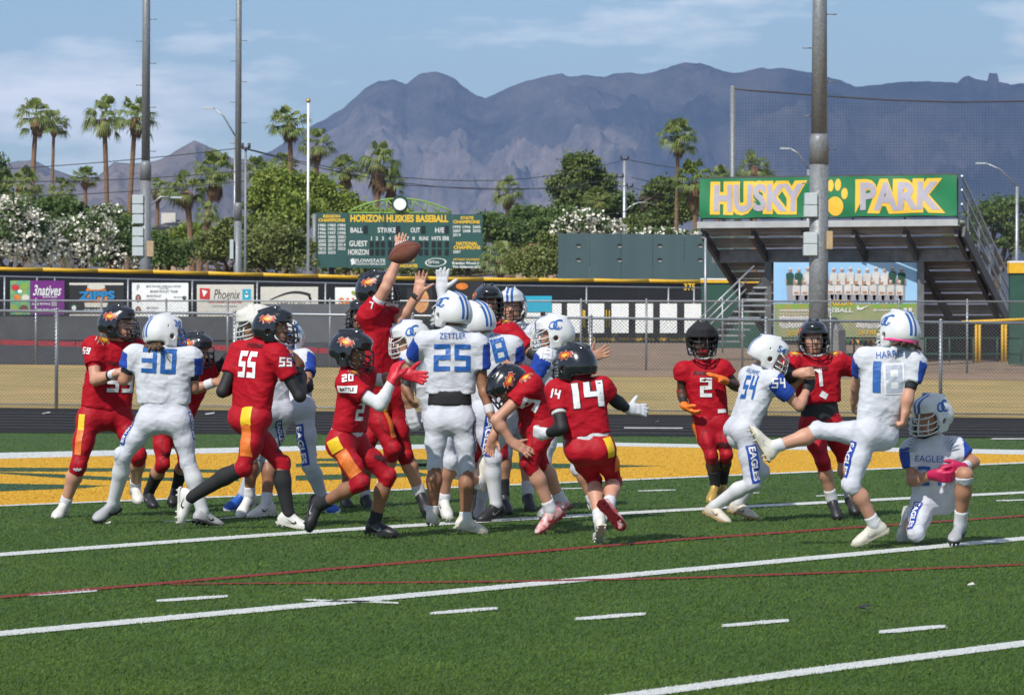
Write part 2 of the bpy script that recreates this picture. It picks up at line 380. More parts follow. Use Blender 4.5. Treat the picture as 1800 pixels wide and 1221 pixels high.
def fence(name, label, x0, y0, x1, y1, zt0, zt1, posts, rpost, rrail, pitch, wire, zb=None, mesh=True, bottom_rail=False):
    zb = zb or (lambda x, y: float(terr(x, y)))
    root = thing(name, ((x0+x1)/2, (y0+y1)/2, zb((x0+x1)/2, (y0+y1)/2)), label, 'fence')
    yl = lambda x: y0 + (y1 - y0) * (x - x0) / (x1 - x0); zt = lambda x: zt0 + (zt1 - zt0) * (x - x0) / (x1 - x0)
    for px in posts:
        x = px; m = MB(); m.tube([(x, yl(x), zb(x, yl(x)) - .05), (x, yl(x), zt(x) + .02)], rpost, 10)
        m.tube([(x, yl(x), zt(x) + .02), (x, yl(x), zt(x) + .05), (x, yl(x), zt(x) + .075)], [rpost * 1.15, rpost * .9, .004], 10)
        m.build('post', M_steel, root)
    m = MB(); m.tube([(x0, yl(x0), zt(x0)), (x1, yl(x1), zt(x1))], rrail, 8); m.build('top_rail', M_steel, root)
    if bottom_rail: m = MB(); m.tube([(x0, yl(x0), zb(x0, y0) + .08), (x1, yl(x1), zb(x1, y1) + .08)], rrail * .5, 6); m.build('bottom_wire', M_steel, root)
    if mesh:
        Lx = x1 - x0; H = (zt0 - zb(x0, y0) + zt1 - zb(x1, y1)) / 2 - .06
        def fn(s, h):
            x = x0 + s; b = zb(x, yl(x)) + .03; return Vector((x, yl(x) - rpost - .006, b + (zt(x) - b) * h / H))
        V, Fq = wires(fn, Lx, H, pitch, wire)
        o = link('chain_link', np_mesh('chain_link', V, Fq, False), M_wire, root, kind='stuff')
    return root
FX0, FX1 = XG(-150, 66), XG(1950, 66)
M_wire2 = M_wire
fence('chain_link_fence', 'tall chain link fence along the far edge of the black track', FX0, 66.2, FX1, 65.6,
      ZG(-150, 544, 66), ZG(1950, 570, 65.6), [XG(p, 66) for p in (-130, 98, 412, 725, 1038, 1345, 1650, 1900)], .036, .026, .0707, .0062, bottom_rail=True)
fence('chain_link_fence', 'chain link fence between the dry grass and the asphalt path', XG(-150, 90), 90, XG(1950, 90), 90,
      ZG(-150, 528, 90), ZG(1950, 530, 90), [XG(p, 90) for p in (-50, 63, 178, 292, 400, 580, 690, 800, 905, 1021, 1136, 1240, 1305, 1460, 1580, 1700, 1815)], .03, .024, .09, .006)
# outfield wall: dark windscreen panels on a post and rail fence with a padded yellow cap
WA, WB = Vector((-18.6, 118.5)), Vector((8.05, 138.2))
wl = lambda t: WA.lerp(WB, t)
tx = lambda px: None
def wall_t(px, off=0.0):                       # parameter on the wall hit by an image column
    r = ray(px, 540); k = r.x / r.y; d = WB - WA
    return (k * WA.y - WA.x) / (d.x - k * d.y)
wall = thing('outfield_wall', (-5, 128, 1.2), 'long black outfield wall with padded yellow cap', 'wall')
wz = lambda t: float(terr(*wl(t)))
def cap_py(px): return float(np.interp(px, [-200, 0, 240, 450, 650, 880, 1235], [468, 472.5, 477, 482.5, 487.5, 491, 494.5]))
pxs = np.linspace(-120, 1236, 15)
for a, b in zip(pxs[:-1], pxs[1:]):
    ta, tb = wall_t(a), wall_t(b); A, B = wl(ta), wl(tb); m = MB()
    za, zb_ = ZG(a, cap_py(a), A.y), ZG(b, cap_py(b), B.y)
    n_ = Vector((A.y - B.y, B.x - A.x)).normalized() * .06
    lo = [Vector((A.x, A.y, wz(ta) - .1)), Vector((B.x, B.y, wz(tb) - .1)), Vector((B.x, B.y, zb_ - .04)), Vector((A.x, A.y, za - .04))]
    hi = [v + Vector((n_.x, n_.y, 0)) for v in lo]
    m.quad(*lo).quad(*hi[::-1]); 
    for i in range(4): m.quad(lo[i], hi[i], hi[(i+1) % 4], lo[(i+1) % 4])
    m.build('windscreen_panel', M_black, wall)
    m = MB(); m.tube([(A.x, A.y, za), ((A.x+B.x)/2, (A.y+B.y)/2, (za+zb_)/2 - .02), (B.x, B.y, zb_)], .075, 8); m.build('padded_cap', M_yel, wall)
# wire fence with rail just in front of it, carries the banners
def off_wall(px, py, d): 
    t = wall_t(px); q = wl(t); k = (q.y - d) / q.y; return P(px, py, q.y - d)
wf = thing('banner_fence', (-5, 126.5, 1.2), 'low steel fence in front of the black outfield wall carrying sponsor banners', 'fence')
rail_py = lambda px: float(np.interp(px, [-120, 0, 650, 1236], [482, 486, 499, 506]))
m = MB(); m.tube([off_wall(p, rail_py(p), 1.2) for p in np.linspace(-120, 1236, 12)], .03, 8); m.build('top_rail', M_steel, wf)
for p in (8, 65, 96, 225, 338, 452, 572, 690, 905, 1031, 1175, 1220):
    a = off_wall(p, rail_py(p), 1.2); m = MB(); m.tube([(a.x, a.y, float(terr(a.x, a.y)) - .05), tuple(a + Vector((0, 0, .03)))], .035, 8); m.build('post', M_steel, wf)
a, b = off_wall(-120, 490, 1.22), off_wall(1236, 510, 1.22)
def fn(s, h):
    k = s / Lw; x = a.x + (b.x - a.x) * k; y = a.y + (b.y - a.y) * k; z0 = float(terr(x, y)) + .05; z1 = ZG(-120 + 1356 * k, rail_py(-120 + 1356 * k), y); return Vector((x, y, z0 + (z1 - z0) * h / 2.0))
Lw = (b - a).length; V, Fq = wires(fn, Lw, 2.0, .16, .006)
link('chain_link', np_mesh('chain_link', V, Fq, False), M_wire, wf, kind='stuff')
# banners -------------------------------------------------------------
def banner(label, x0, x1, y0, y1, m, off=2.05, name='banner', cat='banner', group=None, Y=None):
    Ym = Y or off_wall((x0+x1)/2, 540, off).y; q = [P(x0, y1, Ym), P(x1, y1, Ym), P(x1, y0, Ym), P(x0, y0, Ym)]
    root = thing(name, tuple((q[0] + q[1]) / 2), label, cat, group); mb = MB()
    bk = [v + Vector((0, .02, 0)) for v in q]; mb.quad(*q).quad(*bk[::-1])
    for i in range(4): mb.quad(q[i], bk[i], bk[(i+1) % 4], q[(i+1) % 4])
    mb.build('sheet', m, root); return root, Ym
M_pur = mat('purple vinyl', (.16, .012, .19), .6, var=.1); M_cream = mat('cream vinyl', (.66, .63, .55), .6, var=.06)
M_wv = mat('white vinyl', (.88, .89, .87), .6, var=.05); M_org = mat('orange print', (.70, .20, .02), .6, var=.2, vscale=6); M_blp = mat('blue print', (.02, .22, .48), .6)
M_gry = mat('grey print', (.30, .31, .31), .7); M_brn = mat('brown print', (.14, .06, .035), .7); M_blk = mat('black print', (.02, .02, .02), .6); M_red = mat('red print', (.55, .03, .03), .6)
M_cyan = mat('cyan print', (.02, .38, .55), .6); M_grn = mat('leaf green print', (.14, .42, .05), .6, col2=(.35, .32, .06), vscale=5); M_teal = mat('teal print', (.03, .30, .24), .6, col2=(.30, .42, .10), vscale=5)
b1, Y = banner('purple banner with white script next to food photographs', 18, 113, 493, 553, M_pur)
print_poly(b1, [(18, 493), (53, 493), (53, 553), (18, 553)], Y, M_teal)
for (cx, cy, r, m) in ((27, 505, 7, M_red), (43, 503, 8, M_grn), (30, 522, 6, M_org), (45, 523, 7, M_cream), (26, 541, 7, M_grn), (42, 542, 8, M_brn), (35, 512, 4, M_wv)):
    print_poly(b1, ellipse(cx, cy, r, r * .8, 12), Y, m, .02)
print_text(b1, '3natives', 83, 510, 19, Y, M_txtw, 50, shear=.35); print_text(b1, 'JUICE BAR', 88, 522, 4, Y, M_txtw, 26)
print_text(b1, 'ACAI BOWLS', 72, 534, 4, Y, M_txtw, 32); print_text(b1, '480-597-0783', 83, 545, 5, Y, M_txtw, 42); print_poly(b1, [(90, 526), (100, 526), (100, 538), (90, 538)], Y, M_gry)
b2, Y = banner('black banner with ZIPPS lettering over an orange burger', 122, 217, 497, 555, M_blk)
print_poly(b2, [(122, 497), (217, 497), (217, 501), (122, 501)], Y, M_cream); print_poly(b2, [(122, 552), (217, 552), (217, 555), (122, 555)], Y, M_cream)
print_poly(b2, ellipse(169, 520, 21, 20), Y, M_org); print_poly(b2, ellipse(169, 504, 16, 5), Y, M_cream, .016); print_poly(b2, [(148, 532), (190, 532), (187, 540), (150, 540)], Y, M_cream, .016)
print_text(b2, 'ZIPPS', 170, 519, 17, Y, M_blk, 66, off=.02, bold=.09, rot=.03); print_text(b2, 'ZIPPS', 170, 519, 15, Y, M_blp, 64, off=.026, bold=.05, rot=.03)
print_text(b2, 'SPORTS GRILL', 170, 529, 5, Y, M_blk, 36, off=.026); print_text(b2, 'GO HUSKIES!', 169, 546, 6, Y, M_txtw, 42); print_poly(b2, ellipse(130, 540, 6, 7, 10), Y, M_green); print_poly(b2, ellipse(130, 541, 4, 4.5, 10), Y, M_txtw, .016)
b3, Y = banner('white realtor banner with grey text and two small portraits', 232, 331, 497, 558, M_wv)
print_text(b3, 'MAKE YOUR NEXT HOME SALE A VICTORY', 288, 503, 4, Y, M_gry, 62); print_text(b3, 'WITH THE', 288, 507, 2.5, Y, M_gry); print_text(b3, 'MARIE FRALEY TEAM', 288, 512, 4.5, Y, M_gry, 48)
print_text(b3, 'F', 243, 505, 9, Y, M_gry)
for cy in (524, 545): 
    print_poly(b3, ellipse(243, cy, 5, 7, 12), Y, M_brn); print_poly(b3, ellipse(243, cy - 1, 2.6, 3.4, 10), Y, mat('portrait skin print', (.45, .26, .18), .7), .016)
print_text(b3, 'MARIE FRALEY', 271, 520, 4, Y, M_gry, 26); print_text(b3, 'AMY FRALEY', 268, 541, 4, Y, M_gry, 22); print_text(b3, '480-225-4100', 314, 522, 3.2, Y, M_gry, 18); print_text(b3, 'REALTOR', 266, 526, 2.5, Y, M_gry); print_text(b3, 'REALTOR', 266, 547, 2.5, Y, M_gry)
print_poly(b3, ellipse(324, 525, 3, 2.4, 8), Y, M_blk); [print_poly(b3, ellipse(324 + dx, 521 + dy, 1.1, 1.4, 6), Y, M_blk) for dx, dy in ((-3.2, 1.5), (-1.1, 0), (1.1, 0), (3.2, 1.5))]
b4, Y = banner('cream banner with handwritten Phoenix between red and blue squares', 346, 446, 500, 561, M_cream)
print_poly(b4, [(351, 506), (369, 507), (369, 526), (351, 525)], Y, M_red); print_poly(b4, [(355, 509), (365, 512), (358, 522)], Y, M_wv, .016)
print_text(b4, 'Phoenix', 399, 517, 17, Y, M_blk, 46, shear=.25, bold=-.005); print_poly(b4, [(426, 508), (441, 508), (441, 527), (426, 527)], Y, M_cyan); print_poly(b4, ellipse(433.5, 519, 3, 4, 10) , Y, M_wv, .016); print_poly(b4, [(431, 518), (433.5, 510.5), (436, 518)], Y, M_wv, .016)
print_text(b4, 'PLASTIC SURGERY AND SKIN CARE', 395, 531, 3, Y, M_red, 60); print_text(b4, 'SCOTTSDALE ARIZONA', 395, 538, 3, Y, M_gry, 44)
b5, Y = banner('cream banner with a sweeping black arc over SEPTON lettering', 458, 559, 504, 550, M_cream)
arc = [(473 + 73 * t, 527 - 17 * math.sin(t * 2.3) + 2 * t) for t in np.linspace(0, 1, 14)]
print_poly(b5, arc + [(546, 534), (548, 524)] + [(x + 1, y + 1.2 + 4.5 * (i / 13)) for i, (x, y) in reversed(list(enumerate(arc)))][1:], Y, M_blk)
print_text(b5, 'SEPTON', 511, 533, 9, Y, M_blk, 48, bold=-.01); print_text(b5, 'DEVELOPMENT', 512, 541, 3.5, Y, M_gry, 44)
b6, Y = banner('white banner with orange SALAD lettering and a green leaf', 589, 660, 505, 548, M_wv)
print_text(b6, 'SALAD', 626, 530, 14, Y, M_org, 62, bold=.05); print_poly(b6, ellipse(622, 515, 5, 3.5, 10, rot=.6), Y, M_grn); print_poly(b6, ellipse(631, 514, 5, 3.5, 10, rot=-.5), Y, M_grn); print_text(b6, 'AND GO', 626, 541, 5, Y, M_grn, 40)
b7, Y = banner('dark banner with an orange pizza picture', 715, 760, 506, 560, M_blk)
print_poly(b7, ellipse(740, 528, 14, 22, 16), Y, mat('pizza print', (.62, .22, .10), .6, col2=(.70, .42, .16), vscale=8))
b8, Y = banner('black banner with a round gold emblem', 780, 850, 494, 560, M_black)
print_poly(b8, ellipse(812, 503, 11, 6, 14), Y, M_org)
b9, Y = banner('bright blue banner strip above the white panels', 918, 970, 520, 548, M_cyan)
# grey tarp fixed below the banners
banner('grey tarp hung on the fence below the cream banners', 410, 700, 534, 602, mat('grey tarp', (.13, .135, .15), .7, var=.12, vscale=1.5), 1.30, 'tarp', 'tarp', None, off_wall(400, 540, 1.0).y)
banner('grey windscreen hung on the fence below the purple banner', -60, 409, 556, 597, mat('grey windscreen', (.075, .078, .083), .8, var=.2, vscale=1.5), 1.30, 'tarp', 'tarp', None, off_wall(-60, 540, 1.0).y)
# white blank panels with dark sign behind
r0, Y0 = banner('black sign board with a line of yellow lettering behind the white panels', 905, 1240, 533, 603, M_blk, 1.30, 'sign_board', 'sign', None, off_wall(900, 540, .8).y)
print_text(r0, 'HORIZON HUSKY BASEBALL   STATE CHAMPIONS   FORT BALLPARK', 1100, 596, 5, Y0, M_txty, 220)
for px, c in ((985, M_org), (1068, M_txty), (1070, M_txty), (956, M_org), (1027, M_txty)): print_poly(r0, [(px - 3, 545), (px + 2, 545), (px + 2, 575), (px - 3, 575)], Y0, c)
for (x0, x1) in ((921, 950), (959, 987), (997, 1021), (1034, 1062), (1075, 1105), (1117, 1148), (1160, 1190), (1203, 1234)):
    banner('blank white panel hung in a row along the outfield fence', x0, x1, 533 + (x0 - 921) * .002, 585, M_wv, 1.5, 'panel', 'panel', 'blank white panels along the fence', off_wall(900, 540, 1.3).y)
o375 = wall; tt = wall_t(1212); print_text(wall, '375', 1212, 504, 12, off_wall(1212, 504, .7).y, M_txty, 20)
for (xx_, ww) in ((1140, 70), (1060, 50)): pass
# ------------------------------------------------------------------ scoreboard
def prints(parent, polys, Y, m, off=.012, name='print'):
    mb = MB()
    for pts in polys: mb.poly([(P(x, y, Y).x, Y - off, P(x, y, Y).z) for x, y in pts])
    o = mb.build(name, m, parent)
    if len(polys) > 1: o['kind'] = 'stuff'
    return o
rect = lambda x0, y0, x1, y1: [(x0, y0), (x1, y0), (x1, y1), (x0, y1)]
def box_px(parent, x0, y0, x1, y1, Y, depth, m, name):
    a, b = P(x0, y1, Y), P(x1, y0, Y); mb = MB(); mb.box(((a.x+b.x)/2, Y + depth/2, (a.z+b.z)/2), (b.x-a.x, depth, b.z-a.z)); return mb.build(name, m, parent)
YS = 178.0; zgr = 1.4
sb = thing('scoreboard', (XG(700, YS), YS, zgr), 'dark green baseball scoreboard on posts with yellow title', 'scoreboard')
M_sb = mat('scoreboard green', (.022, .085, .075), .55, var=.06, vscale=.6)
box_px(sb, 556, 374, 611, 470, YS, .25, M_sb, 'side_panel'); box_px(sb, 611.4, 376, 795, 471, YS, .3, M_sb, 'main_panel'); box_px(sb, 795.4, 377, 848, 471, YS, .25, M_sb, 'side_panel')
mb = MB(); mb.tube([P(553, 376, YS), P(553, 500, YS)], .12, 8); mb.build('post', M_pole, sb)
for px in (583, 660, 740, 823): mb = MB(); a = P(px, 465, YS + .5); mb.tube([a, (a.x, a.y, zgr - .1)], .16, 8); mb.build('post', mat('brown steel post', (.10, .06, .05), .7), sb)
TX = lambda t, x, y, h, m, w_=None, b=.02: print_text(sb, t, x, y, h, YS, m, w_, bold=b)
TX('HORIZON HUSKIES BASEBALL', 702, 384, 13, M_txty, 172, .04)
TX('REGION', 583, 380, 5.5, M_txty, 30, .04); TX('CHAMPIONS', 583, 387, 6, M_txty, 47, .04)
yrs = '1982 1983 1984 1986 1992 1995 1996 1997 1998 1999 2000 2001 2002 2003 2007 2008 2010 2014 2015 2017 2022 2023 2025'.split()
for i, y in enumerate(yrs): TX(y, 566 + 17.3 * (i % 3), 396 + 6.8 * (i // 3), 5, M_txtw, 13.5)
for t, x in (('BALL', 627), ('STRIKE', 680), ('OUT', 730), ('H/E', 773)): TX(t, x, 404.5, 9, M_txtw, len(t) * 5.4)
M_disp = mat('display black', (.012, .014, .016), .3)
prints(sb, [rect(x, 397, x + 8, 411) for x in (638.5, 695.5, 740, 781)], YS, M_disp, name='display')
for t, x in zip('12345678', (653, 662.5, 673, 685, 695, 706, 717, 727)): TX(t, x, 419, 6.5, M_txtw)
for t, x in (('RUNS', 745), ('HITS', 767), ('ERR', 784)): TX(t, x, 419, 7, M_txtw, 4.0 * len(t))
TX('GUEST', 630, 428, 10, M_txtw, 32); TX('HORIZON', 630, 443, 10, M_txtw, 36)
prints(sb, [rect(x, y, x + 7, y + 11) for y in (424, 438) for x in (650, 660, 669.5, 682, 691, 703, 713, 723, 736, 746, 759, 769, 782)], YS, M_disp, name='display')
TX('FLOWSTATE', 651, 458, 6, M_txtw, 53); TX('FLOWSTATEPUB.COM', 651, 464, 3.6, M_txtw, 52)
prints(sb, [[(616, 456), (622, 453.5), (625, 463), (618, 466)]], YS, M_txtw)
TX('HUSKY', 716, 458, 4.5, M_txty, 26); TX('GRADUATES', 716, 467, 6, M_txty, 36, .04)
ring = ellipse(766, 461, 19, 7.5, 22, rot=-.06); prints(sb, [[ring[i], ring[(i+1) % 22], tuple(np.array([766, 461]) + .86 * (np.array(ring[(i+1) % 22]) - [766, 461])), tuple(np.array([766, 461]) + .86 * (np.array(ring[i]) - [766, 461]))] for i in range(22)], YS, M_txtw)
TX('SEPTON', 762, 461, 4.5, M_txtw, 19)
TX('STATE', 821, 383, 5.5, M_txty, 23, .04); TX('CHAMPIONS', 820, 390, 6, M_txty, 47, .04)
for i, y in enumerate('1995 1996 2005 2007 2008 2010 2019'.split()): TX(y, 803 + 17.3 * (i % 3), 399 + 7 * (i // 3), 5, M_txtw, 13.5)
TX('NATIONAL', 821, 428, 6.5, M_txty, 38, .04); TX('CHAMPIONS', 821, 435, 6.5, M_txty, 47, .04); TX('2007', 803, 442.5, 5, M_txtw, 13.5)
TX('RETIRED NUMBERS', 820, 456, 3.6, M_txty, 46); TX('Brandon Wood #4', 820, 462.5, 5.5, M_txtw, 50, .03); TX('Tim Alderson #32', 820, 469, 5.2, M_txtw, 50, .03)
# arched truss with round plate
M_lg = mat('light green steel', (.20, .34, .07), .6)
at = [P(612 + 182 * t, 373 - 24 * math.sin(math.pi * t) ** .8 if 0 < t < 1 else 373, YS + .1) for t in np.linspace(0, 1, 17)]
lo_ = [P(612 + 182 * t, 374, YS + .1) for t in np.linspace(0, 1, 17)]
mb = MB(); mb.tube(at, .055, 6); mb.tube([lo_[0], lo_[-1]], .05, 6); mb.build('truss_chord', M_lg, sb)
for i in range(2, 15, 2): mb = MB(); mb.tube([lo_[i], at[i]], .04, 5); mb.tube([lo_[i], at[i + 2 if i < 8 else i - 2]], .035, 5); mb.build('truss_member', M_lg, sb)
mb = MB(); mb.tube([P(703, 358, YS - .15), P(703, 358, YS - .05)], .44, 24); mb.build('emblem_plate', M_green, sb)
prints(sb, [ellipse(703, 359, 11, 10.5, 20)], YS - .2, M_wv, name='emblem_face')
# batter's eye
be = thing('batters_eye', (XG(1120, 152), 152, zgr), 'wide blank green wall standing beyond the outfield fence', 'wall')
M_be = mat('faded green panel', (.045, .085, .095), .7, col2=(.055, .10, .105), vscale=.9, vstretch=(2, 1, .3))
for i in range(6):
    x0 = 981 + i * 55.5; box_px(be, x0, 410.5 + .4 * i, x0 + 55.3, 510, 152, .15, M_be, 'panel')
M_hole = mat('dark vent', (.015, .017, .018), .8)
prints(be, [ellipse(x, y, 5, 4, 10) for x in (1017, 1089, 1160, 1231) for y in (432, 457)], 152, M_hole, name='vent')
prints(be, [[(x - 4, y + 1), (x + 5, y + 1), (x + 2, y + 4), (x - 2, y + 3)] for x in (1017, 1089, 1160, 1231) for y in (432, 457)], 152, M_gry, .03, name='vent_lip')

# ------------------------------------------------------------------ light poles, flagpole, utility poles
def tall_pole(label, px, pyb, Y, w0, w1, boxes, cat='light pole', collar=None, name='light_pole', zb=None, tilt=0):
    a = P(px, 600, Y); zb = float(terr(a.x, Y)) if zb is None else zb; root = thing(name, (a.x, Y, zb), label, cat)
    ztop = ZG(px, -160, Y); r0, r1 = w0 * Y / F / 2, w1 * Y / F / 2; zc = ZG(px, collar, Y) if collar else (ztop + zb) / 2
    mb = MB(); mb.tube([(a.x, Y, zb - .1), (a.x, Y, zc - .4)], [r0 * 1.03, r0], 20); mb.tube([(a.x, Y, zc - .4), (a.x, Y, zc + .25), (a.x, Y, zc + .4)], [r0 * 1.05, r0 * 1.03, r1], 20)
    mb.tube([(a.x, Y, zc + .4), (a.x, Y, ztop)], [r1, r1 * .85], 20); mb.build('shaft', M_pole, root)
    for i in range(int((ztop - zb) / 1.0)):
        z = zb + 3.2 + i * .9
        if z > ztop: break
        s = 1 if i % 2 else -1; mb = MB(); mb.tube([(a.x + s * r1 * .8, Y, z), (a.x + s * (r0 + .2), Y, z)], .016, 5); mb.build('climbing_peg', M_steel_d, root)
    for (x0, y0, x1, y1, m, nm) in boxes:
        A, B = P(x0, y1, Y - r0 - .05), P(x1, y0, Y - r0 - .05); mb = MB(); mb.box(((A.x+B.x)/2, Y - r0 * .6, (A.z+B.z)/2), (B.x-A.x, .34, B.z-A.z)); o = mb.build(nm, m, root)
        bv = o.modifiers.new('b', 'BEVEL'); bv.width = .015; bv.segments = 2
    return root
M_box = mat('pale grey box', (.46, .52, .54), .5, var=.05); M_beige = mat('beige box', (.42, .31, .18), .6, var=.1)
bl = [(232.5, y, 252, y + 15.5, M_box, 'ballast_box') for y in (342.5, 359.8, 377.2, 399, 416.5, 434)]
tall_pole('tall grey light pole with six stacked ballast boxes behind the outfield wall', 255, 487, 140, 19, 15, bl + [(258, 423.5, 270, 451, M_beige, 'control_box')], collar=300)
tall_pole('slimmer tall grey light pole beside the thin utility pole', 417.5, 480, 150, 14, 11.5, [(404, 421, 410.5, 455, M_box, 'ballast_box')], collar=372)
tall_pole('thick grey light pole standing before the HUSKY PARK banner', 1438.5, 560, 91, 33, 28, [(1415, 339, 1437, 360, M_box, 'ballast_box'), (1414, 361, 1437, 381, M_box, 'ballast_box'), (1413.5, 408, 1437, 428, M_box, 'ballast_box'), (1413, 429, 1437, 449, M_box, 'ballast_box'), (1453, 406, 1464, 438, M_beige, 'control_box')], collar=262)
a = P(1462, 600, 90.6); ft = thing('concrete_footing', (a.x, 90.6, float(terr(a.x, 90.6))), 'tapered grey concrete footing behind the thick light pole', 'footing')
mb = MB(); z0 = float(terr(a.x, 90.6)) - .1; zt = ZG(1462, 557, 90.6)
mb.tube([(a.x, 91.6, z0), (a.x, 91.6, zt - .35), (a.x, 91.6, zt)], [.52, .46, .22], 6, smooth=False); mb.build('block', mat('concrete', (.26, .26, .25), .9, var=.15, vscale=6), ft)
fp = thing('flagpole', (XG(541, 150), 150, zgr), 'white flagpole topped by a gold ball left of the scoreboard', 'flagpole')
mb = MB(); mb.tube([(XG(541, 150), 150, zgr), P(542, 181, 150)], [.07, .045], 10); mb.build('shaft', M_white, fp)
mb = MB(); c = P(542, 177, 150); mb.tube([c + Vector((0, 0, dz)) for dz in (-.1, -.07, 0, .07, .1)], [.01, .08, .105, .08, .01], 10); mb.build('ball', mat('gold', (.6, .4, .1), .35, .8), fp)
M_ins = mat('dark insulator', (.05, .05, .055), .6)
def utility(label, px, pyt, Y, wpx, arms=(), lamp=None):
    a = P(px, pyt, Y); root = thing('utility_pole', (a.x, Y, zgr), label, 'utility pole'); r = wpx * Y / F / 2
    mb = MB(); mb.tube([(a.x, Y, zgr - .2), tuple(a)], [r * 1.15, r * .85], 10); mb.build('shaft', M_pole if wpx < 7 else M_steel, root)
    for (dx0, dx1, dy) in arms:
        A, B = P(px + dx0, pyt + dy, Y - .1), P(px + dx1, pyt + dy, Y - .1); mb = MB(); mb.tube([A, B], .06, 6)
        for q in (A, B): mb.tube([q, q + Vector((0, 0, .25))], .07, 6)
        mb.build('crossarm', M_ins, root)
    if lamp:
        x1, y1, y0 = lamp; A, B = P(px, y0, Y - .1), P(x1, y1, Y - .1); mb = MB()
        mb.tube([A.lerp(B, t) + Vector((0, 0, .5 * math.sin(math.pi * t * .5) * (1 - t) * 2)) for t in np.linspace(0, 1, 7)], .05, 6); mb.build('lamp_arm', M_steel, root)
        s = 1 if x1 > px else -1; mb = MB(); mb.box(B + Vector((s * .28, 0, 0)), (.55, .22, .10)); mb.build('lamp_head', M_box, root)
    return root
utility('thin grey utility pole beside the slim light pole', 432, 258, 160, 5, [(-6, 6, 3)])
utility('pale utility pole with three crossarms and a street lamp left of the palm', 1098, 280, 230, 7, [(-6, 6, 0), (-14, -3, 31), (4, 14, 48)], (1148, 359, 372))
def street_lamp(label, px, pyt, Y, hx, hy, pyb=500):
    a = P(px, pyt, Y); root = thing('street_lamp', (a.x, Y, zgr), label, 'street lamp'); h = P(hx, hy, Y); s = 1 if hx > px else -1
    mb = MB(); mb.tube([(a.x, Y, zgr - .2), tuple(a)], [.13, .09], 8); mb.tube([tuple(a), tuple(a.lerp(h, .55) + Vector((0, 0, .25))), tuple(h)], .05, 6); mb.build('pole', M_steel, root)
    mb = MB(); mb.box(h + Vector((s * .3, 0, 0)), (.55, .22, .09)); mb.build('lamp_head', M_box, root)
street_lamp('street lamp with long slanting arm behind the slim light pole', 414, 240, 190, 376, 190)
street_lamp('street lamp with curved arm reaching right from the left light pole', 262, 363, 175, 300, 347)
street_lamp('street lamp with slanting arm behind the HUSKY PARK banner', 1421, 298, 190, 1389, 261)
street_lamp('street lamp with slanting arm beyond the bleacher stairs', 1788, 328, 190, 1733, 287)
# overhead wires
wl_ = [((-50, 300), (432, 259), 4), ((-50, 318), (432, 300), 6), ((-50, 345), (432, 318), 6), ((432, 261), (1098, 281), 44), ((432, 262), (1092, 311), 40), ((700, 325), (1098, 327), 6), ((1104, 281), (1300, 306), 4), ((1110, 312), (1300, 338), 5), ((1106, 329), (1300, 356), 5), ((700, 400), (1098, 372), 8)]
WLAB = ['topmost power line running left from the thin utility pole', 'middle power line running left from the thin utility pole', 'lowest power line running left from the thin utility pole', 'long power line from thin utility pole to the topmost crossarm of the pale one',
        'long power line from thin utility pole to the second crossarm of the pale one', 'short power line meeting the third crossarm of the pale utility pole', 'power line from the topmost crossarm toward the tall palm', 'power line from the second crossarm toward the tall palm', 'power line from the third crossarm toward the tall palm', 'low power line sagging over the thicket beside the pine']
for i, (A, B, sag) in enumerate(wl_):
    pa, pb = P(*A, 172 if i < 3 else 200), P(*B, 162 if i < 3 else (162 if A[0] == 432 and i == 99 else 229)); sg = sag * 200 / F
    if A[0] == 432: pa = P(*A, 160)
    mb = MB(); mb.tube([pa.lerp(pb, t) - Vector((0, 0, 4 * sg * t * (1 - t))) for t in np.linspace(0, 1, 13)], .022, 4)
    mb.build('power_line', M_ins, label=WLAB[i], cat='power line', group='overhead power lines')

# ------------------------------------------------------------------ bleachers with HUSKY PARK banner
AL = math.radians(23); E1 = Vector((math.cos(AL), -math.sin(AL), 0)); E2 = Vector((math.sin(AL), math.cos(AL), 0))
BO = P(1234.5, 600, 101.5); BO.z = 0; BW = 7.85
bz = lambda e1, e2, z: BO + E1 * e1 + E2 * e2 + Vector((0, 0, z))
zg_b = .8
bl_ = thing('bleachers', tuple(bz(BW/2, 3, zg_b)), 'raised metal bleachers seen from behind above a team photo banner', 'bleachers')
M_alu = mat('aluminium plank', (.55, .55, .54), .4, .7, var=.1, vscale=3); M_aluD = mat('shade toned plank underside', (.20, .18, .16), .6, .3, var=.25, vscale=2)  # second plank colour is aluminium darkened to carry the shade under the stand
M_beam = mat('painted dark steel', (.07, .072, .075), .6, var=.2, vscale=4)
def bbeam(a, b, wd, ht, nm, m, up=Vector((0, 0, 1))): mb = MB(); mb.beam(a, b, wd, ht, up); return mb.build(nm, m, bl_)
NR = 11
for i in range(NR):
    e2, z = .05 + .62 * i, 4.84 - .325 * i
    bbeam(bz(-.12, e2, z), bz(BW + .12, e2, z), .26, .06, 'seat_plank', M_alu)
    bbeam(bz(-.12, e2 + .34, z - .30), bz(BW + .12, e2 + .34, z - .30), .30, .05, 'foot_plank', M_aluD)
    bbeam(bz(-.12, e2 + .17, z - .17), bz(BW + .12, e2 + .17, z - .17), .02, .20, 'riser_plank', M_aluD)
bbeam(bz(-.05, -.34, 4.80), bz(BW + .05, -.34, 4.80), .05, .19, 'rear_fascia', M_alu); bbeam(bz(-.05, -.2, 4.72), bz(BW + .05, -.2, 4.72), .3, .03, 'rear_walk', M_alu)
for e1 in (.06, 1.6, 3.15, 4.7, 6.25, 7.79):
    bbeam(bz(e1, -.1, 4.52), bz(e1, 7.0, .95), .12, .26, 'stringer', M_beam)
    for i in range(5): bbeam(bz(e1 + .01, .3 + .62 * i, 4.2 - .325 * i), bz(e1 + .01, .3 + .62 * i, 4.62 - .325 * i), .05, .06, 'seat_bracket', M_beam)
